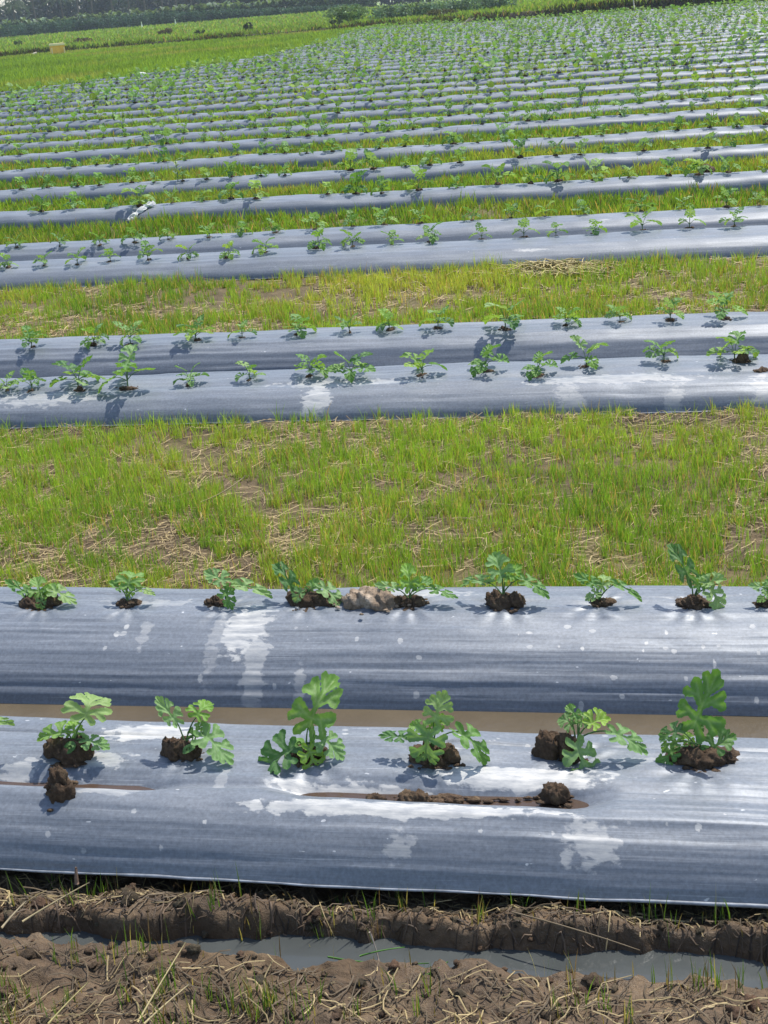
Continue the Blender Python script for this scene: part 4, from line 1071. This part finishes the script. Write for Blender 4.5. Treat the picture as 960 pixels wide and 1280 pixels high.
def straw_heap():
    c = at_z(690, 343, .03); r = np.random.RandomState(600); parts = []
    for k in range(300):
        a = r.uniform(0, 6.28); d = abs(r.normal(0, .28)); x, y = d * math.cos(a) * 1.7, d * math.sin(a) * .75
        h = .075 * math.exp(-(x / .42) ** 2 - (y / .3) ** 2) * r.uniform(.3, 1.05) + .01; L = r.uniform(.08, .22); t = r.uniform(0, 6.28)
        q = np.array([math.cos(t), math.sin(t), r.normal(0, .2)]) * L / 2
        parts.append((*tube([np.array([x, y, h]) - q, np.array([x, y, h + .015]), np.array([x, y, h]) + q], .004, 4), np.array([.46, .38, .17]) * r.uniform(.6, 1.25)))
    v, f, _ = lump((0, 0, 0), (.42, .18, .05), 61, 4, .4); parts.append((v, f, (.28, .25, .09)))
    V, Fl, C = merge(parts)
    tag(link('straw_heap', mesh_from('straw_heap', V, Fl, cols=C, mats=[M_STRAW]), loc=c), 'low heap of pale cut straw on the grass before the fifth bed, right', 'straw heap')
straw_heap()

# ------------------------------------------------------------------ far things
def at_far(px, Y, z=None):
    X = xlim(Y, px, 1.0); return np.array([X, Y, float(ground_z(np.array([X]), np.array([Y]))[0]) if z is None else z])
def leaf_cloud(r, n, c, rad, size, col, flat=1.0):
    """many small tilted leaf faces in an uneven crown; returns V, F, C"""
    u = r.normal(0, 1, (n, 3)); u /= np.linalg.norm(u, axis=1)[:, None]
    q = r.uniform(.25, 1, (n, 1)) ** .5
    lob = 1 + .45 * fbm(u[:, 0] * 2 + c[0], u[:, 1] * 2 + u[:, 2] * 2.3 + c[1], int(abs(c[0] * 7)) % 97, 3)[:, None]
    p = u * q * lob * np.asarray(rad)
    keep = fbm(p[:, 0] * 1.1 + c[0], p[:, 2] * 1.1 + p[:, 1] * .7, 7, 3) > -.42; p = p[keep]; m = len(p)
    a = r.normal(0, 1, (m, 3)); a /= np.linalg.norm(a, axis=1)[:, None]; b = np.cross(a, r.normal(0, 1, (m, 3))); b /= np.linalg.norm(b, axis=1)[:, None]
    s = size * r.uniform(.5, 1.4, (m, 1)); p = p + np.asarray(c)
    V = np.stack([p - a * s, p + b * s * .55, p + a * s * 1.1, p - b * s * .55], 1).reshape(-1, 3)
    Fq = np.arange(m * 4).reshape(m, 4)
    C = np.repeat(np.asarray(col) * r.uniform(.5, 1.45, (m, 1)), 4, axis=0)
    return V, [Fq], C
def palm(px, Y, ht, label, seed, dark=1.0, name='palm_tree'):
    r = np.random.RandomState(seed); root = link(name, None, loc=at_far(px, Y)); tag(root, label, 'palm tree', 'palm trees behind the hedge')
    bx, by = r.normal(0, .4, 2)
    P = bez((0, 0, -.3), (bx * .3, by * .3, ht * .5), (bx, by, ht), 10)
    T, Fc = tube(P, np.linspace(.2, .11, 10), 8); link('trunk', mesh_from('trunk', T, Fc, mats=[M_BARK]), root)
    parts = []
    for k in range(20):
        a = k * 2.4 + r.uniform(-.3, .3); el = r.uniform(-.35, 1.1); L = r.uniform(2.6, 3.8); d = np.array([math.cos(a), math.sin(a), 0])
        q = [P[-1], P[-1] + d * L * .5 * math.cos(el) + UPV * (L * .5 * math.sin(el) + .5), P[-1] + d * L * .95 * math.cos(el * .6) + UPV * (L * .35 * math.sin(el) - 1.1)]
        c = bez(*q, 12); sd = np.cross(d, UPV); col = np.array([.045, .075, .03]) * r.uniform(.6, 1.4) * dark
        parts.append((*tube(c, np.linspace(.035, .012, 12), 4), col))
        for j in range(1, 12):
            for sg in (-1, 1):
                t = j / 12; ll = .75 * math.sin(math.pi * (t * .85 + .12)); dirv = sd * sg * .75 + (c[j] - c[j - 1]) / np.linalg.norm(c[j] - c[j - 1]) * .5 - UPV * r.uniform(.3, .7)
                e = c[j] + dirv * ll; wv = (c[j] - c[j - 1]) * .22
                parts.append((np.array([c[j] - wv, c[j] + wv, e]), [np.array([[0, 1, 2]])], col * r.uniform(.7, 1.3)))
    V, Fl, C = merge(parts); link('crown', mesh_from('crown', V, Fl, cols=C, mats=[M_FAR]), root); return root
for k, (px, Y, ht) in enumerate([(-8, 262, 6.6), (22, 268, 5.6), (48, 256, 8.5), (82, 262, 6.2), (101, 270, 9), (118, 258, 9.5), (146, 266, 9), (165, 272, 10), (184, 262, 9.5), (205, 268, 10.5), (222, 258, 9.5), (240, 270, 10), (262, 264, 9.5), (286, 270, 10)]):
    palm(px, Y, ht, ['leftmost palm, its low fronds drooping against the pale gap', 'short palm with low fronds, second from the left behind the hedge', 'taller palm just right of the pale gap in the trees', 'palm with drooping low fronds above the yellow box'][k] if k < 4 else f'dark palm trunk behind the hedge, {ORD[k + 1]} palm from the left', 700 + k)
def broad_tree(px, Y, ht, rad, label, seed, col=(.045, .075, .035)):
    r = np.random.RandomState(seed); root = link('broadleaf_tree', None, loc=at_far(px, Y)); tag(root, label, 'tree', 'broadleaf trees behind the field')
    parts = [tube(bez((0, 0, -.3), (.2, 0, ht * .3), (0, .2, ht * .6), 8), np.linspace(.25, .12, 8), 8) + (np.ones(3),)]
    for k in range(5):
        a = k * 1.3; parts.append(tube(bez((0, 0, ht * .3), (math.cos(a) * rad * .3, math.sin(a) * rad * .3, ht * .5), (math.cos(a) * rad * .6, math.sin(a) * rad * .6, ht * .7), 6), np.linspace(.1, .04, 6), 6) + (np.ones(3),))
    V, Fl, _ = merge(parts); link('trunk', mesh_from('trunk', V, Fl, mats=[M_BARK]), root)
    cr = []
    for k in range(7):
        a = r.uniform(0, 6.28); d = rad * r.uniform(.1, .6)
        cr.append(leaf_cloud(r, 700, (d * math.cos(a), d * math.sin(a), ht * r.uniform(.4, .85)), (rad * .6, rad * .6, ht * .22), .28, np.array(col) * r.uniform(.7, 1.3)))
    V, Fl, C = merge(cr); link('crown', mesh_from('crown', V, Fl, cols=C, mats=[M_FAR], smooth=False), root)
for k, (px, Y, ht, rd, lb) in enumerate([(318, 262, 7.5, 3.6, 'broadleaf tree beside the last palm trunk, left of three'), (352, 258, 6.8, 3.6, 'rounded dark broadleaf tree between two others above the grass'), (392, 262, 7.2, 3.8, 'broadleaf tree behind the light bush on the terrace'),
                                     (445, 270, 8, 4, 'broadleaf tree right of the light bush on the terrace'), (490, 275, 8, 4, 'rightmost broadleaf tree at the top of the photo')]):
    broad_tree(px, Y, ht, rd, lb, 720 + k)
def shrub(px, Y, wd, ht, label, seed, col, n=900, size=.13, name='shrub', z=None, group=None):
    r = np.random.RandomState(seed); root = link(name, None, loc=at_far(px, Y, z)); tag(root, label, 'shrub', group)
    parts = [tube(bez((0, 0, -.1), (.05, 0, ht * .3), (math.cos(k) * wd * .25, math.sin(k) * wd * .2, ht * .75), 5), np.linspace(.03, .012, 5), 5) + (np.ones(3),) for k in range(5)]
    V, Fl, _ = merge(parts); link('stem', mesh_from('stem', V, Fl, mats=[M_BARK]), root)
    cr = [leaf_cloud(r, n // 4, (r.uniform(-.28, .28) * wd, r.uniform(-.2, .2) * wd, ht * r.uniform(.35, .7)), (wd * .32, wd * .3, ht * .33), size, np.array(col) * r.uniform(.75, 1.25)) for _ in range(4)]
    V, Fl, C = merge(cr); link('foliage', mesh_from('foliage', V, Fl, cols=C, mats=[M_FAR], smooth=False), root)
shrub(440, 124, 4.2, 1.5, 'light green rounded bush on the terrace in front of the trees', 740, (.13, .21, .085), 2400, .12)
shrub(310, 124, .9, .85, 'small dark bush standing alone on the grass terrace', 741, (.04, .06, .03), 500, .09)
shrub(250, 120, .8, .6, 'tiny dark bush left of the lone bush on the terrace', 742, (.05, .07, .035), 400, .08)
shrub(420, 116, 1.1, .6, 'low green bush on the terrace below the light rounded bush', 743, (.06, .10, .04), 500, .09)
shrub(552, 113, 2.2, .8, 'brownish low shrub on the terrace at the top centre', 744, (.08, .085, .04), 700, .11)
shrub(719, 104, .6, 1.2, 'dark upright shrub on the terrace at the top right', 745, (.05, .08, .035), 400, .09)
shrub(22, 142, .8, .6, 'dark weedy shrub beside the pale board at the bank', 746, (.05, .085, .035), 400, .09)
shrub(100, 132, 2.0, .7, 'brown dry shrub on the bank right of the yellow box', 747, (.10, .075, .04), 600, .1)
shrub(205, 140, 1.6, .7, 'brown dry shrub on the bank above the rice', 748, (.10, .085, .045), 500, .1)
def hedge():
    r = np.random.RandomState(760); parts = []
    for px in np.arange(10, 445, 3.2):      # cassava-like hedge
        Y = 236 + r.uniform(-2, 2) - px * .02; p = at_far(px + r.uniform(-2, 2), Y); h = 2.0 - 1.1 * sstep(150, 440, px)
        parts.append(leaf_cloud(r, 240, p + [0, 0, h * .5], (.8, .9, h * .58), .16, np.array([.055, .11, .07]) * r.uniform(.7, 1.25)))
    V, Fl, C = merge(parts)
    tag(link('hedge', mesh_from('hedge', V, Fl, cols=C, mats=[M_FAR], smooth=False)), 'long dark green clipped hedge along the far edge of the grass terrace', 'hedge')
    parts = []
    for px in np.arange(-30, 470, 3.0):
        Y = 243 + r.uniform(-2, 3); p = at_far(px, Y); h = r.uniform(2.4, 4.0)
        for k in range(6):                   # banana-like upright leaves
            a = r.uniform(0, 6.28); d = np.array([math.cos(a), math.sin(a), 0]); L = r.uniform(1.0, 2.0)
            q = bez(p + [0, 0, h * .45], p + d * .3 + [0, 0, h * .45 + L * .8], p + d * L * .7 + [0, 0, h * .45 + L * .7], 6); sd = np.cross(d, UPV)
            wv = np.array([.06, .2, .26, .24, .16, .02])[:, None] * sd
            V = np.stack([q - wv, q + wv], 1).reshape(-1, 3)
            parts.append((V, [grid_faces(6, 2)], np.array([.13, .20, .10]) * r.uniform(.5, 1.3)))
        parts.append(leaf_cloud(r, 60, p + [0, 0, h * .35], (.9, .9, h * .35), .25, np.array([.05, .085, .045])))
    V, Fl, C = merge(parts)
    tag(link('banana_plants', mesh_from('banana_plants', V, Fl, cols=C, mats=[M_FAR])), 'band of broad upright banana-like leaves between the hedge and the palms', 'banana plants', kind='stuff')
    parts = []
    for px in np.arange(468, 640, 5):
        p = at_far(px, 126 + r.uniform(-2, 2)); parts.append(leaf_cloud(r, 200, p + [0, 0, .5], (.7, .7, .75), .12, np.array([.11, .18, .11]) * r.uniform(.7, 1.3)))
    V, Fl, C = merge(parts)
    tag(link('hedge', mesh_from('hedge', V, Fl, cols=C, mats=[M_FAR], smooth=False)), 'light bluish green row of bushes at the top centre', 'hedge')
    parts = []
    for px in np.arange(726, 782, 5):
        p = at_far(px, 116 + r.uniform(-1, 1)); parts.append(leaf_cloud(r, 160, p + [0, 0, .5], (.6, .6, .6), .12, np.array([.03, .055, .03]) * r.uniform(.7, 1.3)))
    V, Fl, C = merge(parts)
    tag(link('hedge', mesh_from('hedge', V, Fl, cols=C, mats=[M_FAR], smooth=False)), 'dark hedge touching the top edge at the right', 'hedge')
    parts = []                               # the wood behind everything
    for px in np.arange(-220, 900, 9):
        gap = 1 - .6 * math.exp(-((px - 4) / 16) ** 2)
        for k in range(2):
            p = at_far(px + r.uniform(-6, 6), 300 + 30 * k + r.uniform(-6, 6)); h = r.uniform(7, 12) * gap
            parts.append(leaf_cloud(r, 230, p + [0, 0, h * .5], (2.6, 2.6, h * .55), .55, np.array([.035, .06, .04]) * r.uniform(.6, 1.2)))
    V, Fl, C = merge(parts)
    tag(link('far_wood', mesh_from('far_wood', V, Fl, cols=C, mats=[M_FAR], smooth=False)), 'dark bluish wood filling the skyline behind the palms', 'wood', kind='stuff')
hedge()
def box_mesh(sx, sy, sz, z0=0, bev=.02):
    bm = bmesh.new(); bmesh.ops.create_cube(bm, size=1, matrix=Matrix.Translation((0, 0, z0 + sz / 2)) @ Matrix.Diagonal((sx, sy, sz, 1)))
    bmesh.ops.bevel(bm, geom=bm.edges[:], offset=bev, segments=2, affect='EDGES'); return bm
def bm_obj(name, bm, m, parent=None, loc=None, rotz=0):
    me = bpy.data.meshes.new(name); bm.to_mesh(me); bm.free(); me.materials.append(m); return link(name, me, parent, loc, rotz)
def field_box():
    P = at_z(73, 69.5, .02); root = link('field_box', None, loc=P, rotz=.5)
    tag(root, 'yellow box with a paler lid standing at the foot of the bank', 'box')
    s = np.linalg.norm(P - EYE) / F_PX
    wd = 16 * s; m1 = m_plain('yellow_paint', (.95, .50, .08), .6, .15, 3); m2 = m_plain('pale_lid', (.85, .72, .42), .6, .12, 3)
    bm_obj('box_body', box_mesh(wd, wd * .75, 11 * s, 0, .03), m1, root)
    bm_obj('lid', box_mesh(wd * 1.06, wd * .81, 2.6 * s, 11 * s + .003, .03), m2, root)
    for k in (-1, 1): bm_obj('corner_batten', box_mesh(.07, .07, 9 * s, 0, .01), m2, root, (k * wd * .44, -wd * .375 - .03, 0))
field_box()
def board():
    P = at_z(39, 69.5, .05); r = root = link('pale_board', None)
    bpy.data.objects.remove(root)
    o = bm_obj('pale_board', box_mesh(1.0, .3, .12, .0, .02), m_plain('pale_wood', (.6, .52, .4), .7, .15, 4), None, (P[0], P[1], .05), .4)
    o.rotation_euler = (0.12, -.25, .4); tag(o, 'short pale board lying tilted on brown debris left of the yellow box', 'board')
    r = np.random.RandomState(770); Q = at_z(29, 70, .0); parts = []
    for k in range(120):
        a = r.uniform(0, 6.28); c = np.array([r.normal(0, .7), r.normal(0, .3), abs(r.normal(.12, .1))]); d = np.array([math.cos(a), math.sin(a), r.normal(0, .3)]) * r.uniform(.2, .6)
        parts.append((*tube([c - d, c + [0, 0, .03], c + d], .03, 4), np.array([.09, .055, .035]) * r.uniform(.5, 1.5)))
    V, Fl, C = merge(parts); tag(link('brush_pile', mesh_from('brush_pile', V, Fl, cols=C, mats=[M_STRAW]), loc=Q), 'pile of dark brown brushwood under the pale board', 'brush pile')
board()
def branch():
    P = at_z(577, 34, .05); q = np.linalg.norm(P - EYE) / F_PX
    R = RT.copy(); R[2] = 0
    parts = [(*tube(bez((0, 0, 0), tuple(R * 3.5 * q + UPV * 4 * q), tuple(R * 11 * q + UPV * 9.5 * q), 7), np.linspace(.11, .05, 7), 7), np.array([.55, .42, .34])),
             (*tube(bez(tuple(R * 7 * q + UPV * 6 * q), tuple(R * 12 * q + UPV * 6 * q), tuple(R * 16 * q + UPV * 10 * q), 6), np.linspace(.06, .03, 6), 6), np.array([.40, .30, .22]))]
    V, Fl, C = merge(parts); tag(link('broken_branch', mesh_from('broken_branch', V, Fl, cols=C, mats=[M_STRAW]), loc=P), 'pale forked branch leaning on the dark bank, top centre', 'branch')
    P = at_z(793, 15, .1); P[2] = .3
    T, Fc = tube([(0, 0, 0), (-.05, 0, .5), (-.16, 0, 1.1)], [.035, .03, .022], 6)
    tag(link('field_stake', mesh_from('field_stake', T, Fc, cols=np.broadcast_to((.6, .55, .48), (len(T), 3)), mats=[M_STRAW]), loc=P), 'thin pale stake standing on the bank, top right', 'stake')
    r = np.random.RandomState(780)
    D, Fi = ico(3)
    P = at_z(178, 96, .06)
    V = D * np.array([.20, .15, .10]) * (1 + .35 * fbm(D[:, 0] * 2 + 4, D[:, 1] * 2 + D[:, 2] * 2, 5, 3))[:, None]
    tag(link('white_sack', mesh_from('white_sack', V, Fi, mats=[m_plain('white_plastic', (.75, .75, .73), .5, .1, 6)]), loc=(P[0], P[1], .12)), 'crumpled white plastic sack at the left edge of the planted field', 'sack')
    for k, (px, py) in enumerate([(177.5, 34), (219.5, 31)]):
        Q = at_far(px, 205); T, Fc = tube([(0, 0, -.1), (.02, 0, .4), (.0, 0, .95)], [.09, .1, .05], 6)
        tag(link('white_post', mesh_from('white_post', T, Fc, mats=[m_plain('white_paint', (.8, .8, .78), .6, .08, 5)]), loc=Q), ['small white post before the hedge, left of two', 'small white post before the hedge, right of two'][k], 'post', 'white posts before the hedge')
branch()

# pale weed standing in the eighth bed
def pale_weed():
    P = at_z(225, 224, ZF); i = 7; root = link('pale_weed', None, loc=(P[0], ROWY[i], bed_top(i, P[0]))); tag(root, 'tall pale grey green weed standing above the seedlings of the eighth bed', 'weed')
    T, Fc = tube([(0, 0, -.02), (.01, 0, .1), (0, .01, .24)], [.006, .005, .003], 6); link('stem', mesh_from('stem', T, Fc, cols=np.broadcast_to((.2, .28, .15), (len(T), 3)), mats=[M_LEAF]), root)
    r = random.Random(8)
    for k in range(9):
        a = k * 2.4; d = np.array([math.cos(a), math.sin(a), 0]); z = .05 + .022 * k; b = np.array([0, 0, z])
        V, Fl, C = place_leaf(b, b + d * .08 + [0, 0, .05], UPV + d * -.4, .04, OVAL, 'pale')
        link('leaf', mesh_from('leaf', V, Fl, cols=np.broadcast_to((.26, .36, .2), (len(V), 3)), mats=[M_LEAF]), root)
pale_weed()

# ------------------------------------------------------------------ air
def haze():
    bm = bmesh.new(); bmesh.ops.create_cube(bm, size=1, matrix=Matrix.Translation((-60, 480, 12.5)) @ Matrix.Diagonal((1400, 1100, 30, 1)))
    m = bpy.data.materials.new('air_haze'); m.use_nodes = True; n = m.node_tree; n.nodes.remove(n.nodes['Principled BSDF'])
    v = n.nodes.new('ShaderNodeVolumePrincipled'); v.inputs['Color'].default_value = (.78, .88, 1, 1); v.inputs['Density'].default_value = .00035; v.inputs['Anisotropy'].default_value = .2
    n.links.new(v.outputs[0], n.nodes['Material Output'].inputs['Volume'])
    tag(bm_obj('haze', bm, m), kind='stuff', label='pale haze hanging over the field and softening the far trees', cat='haze')
haze()
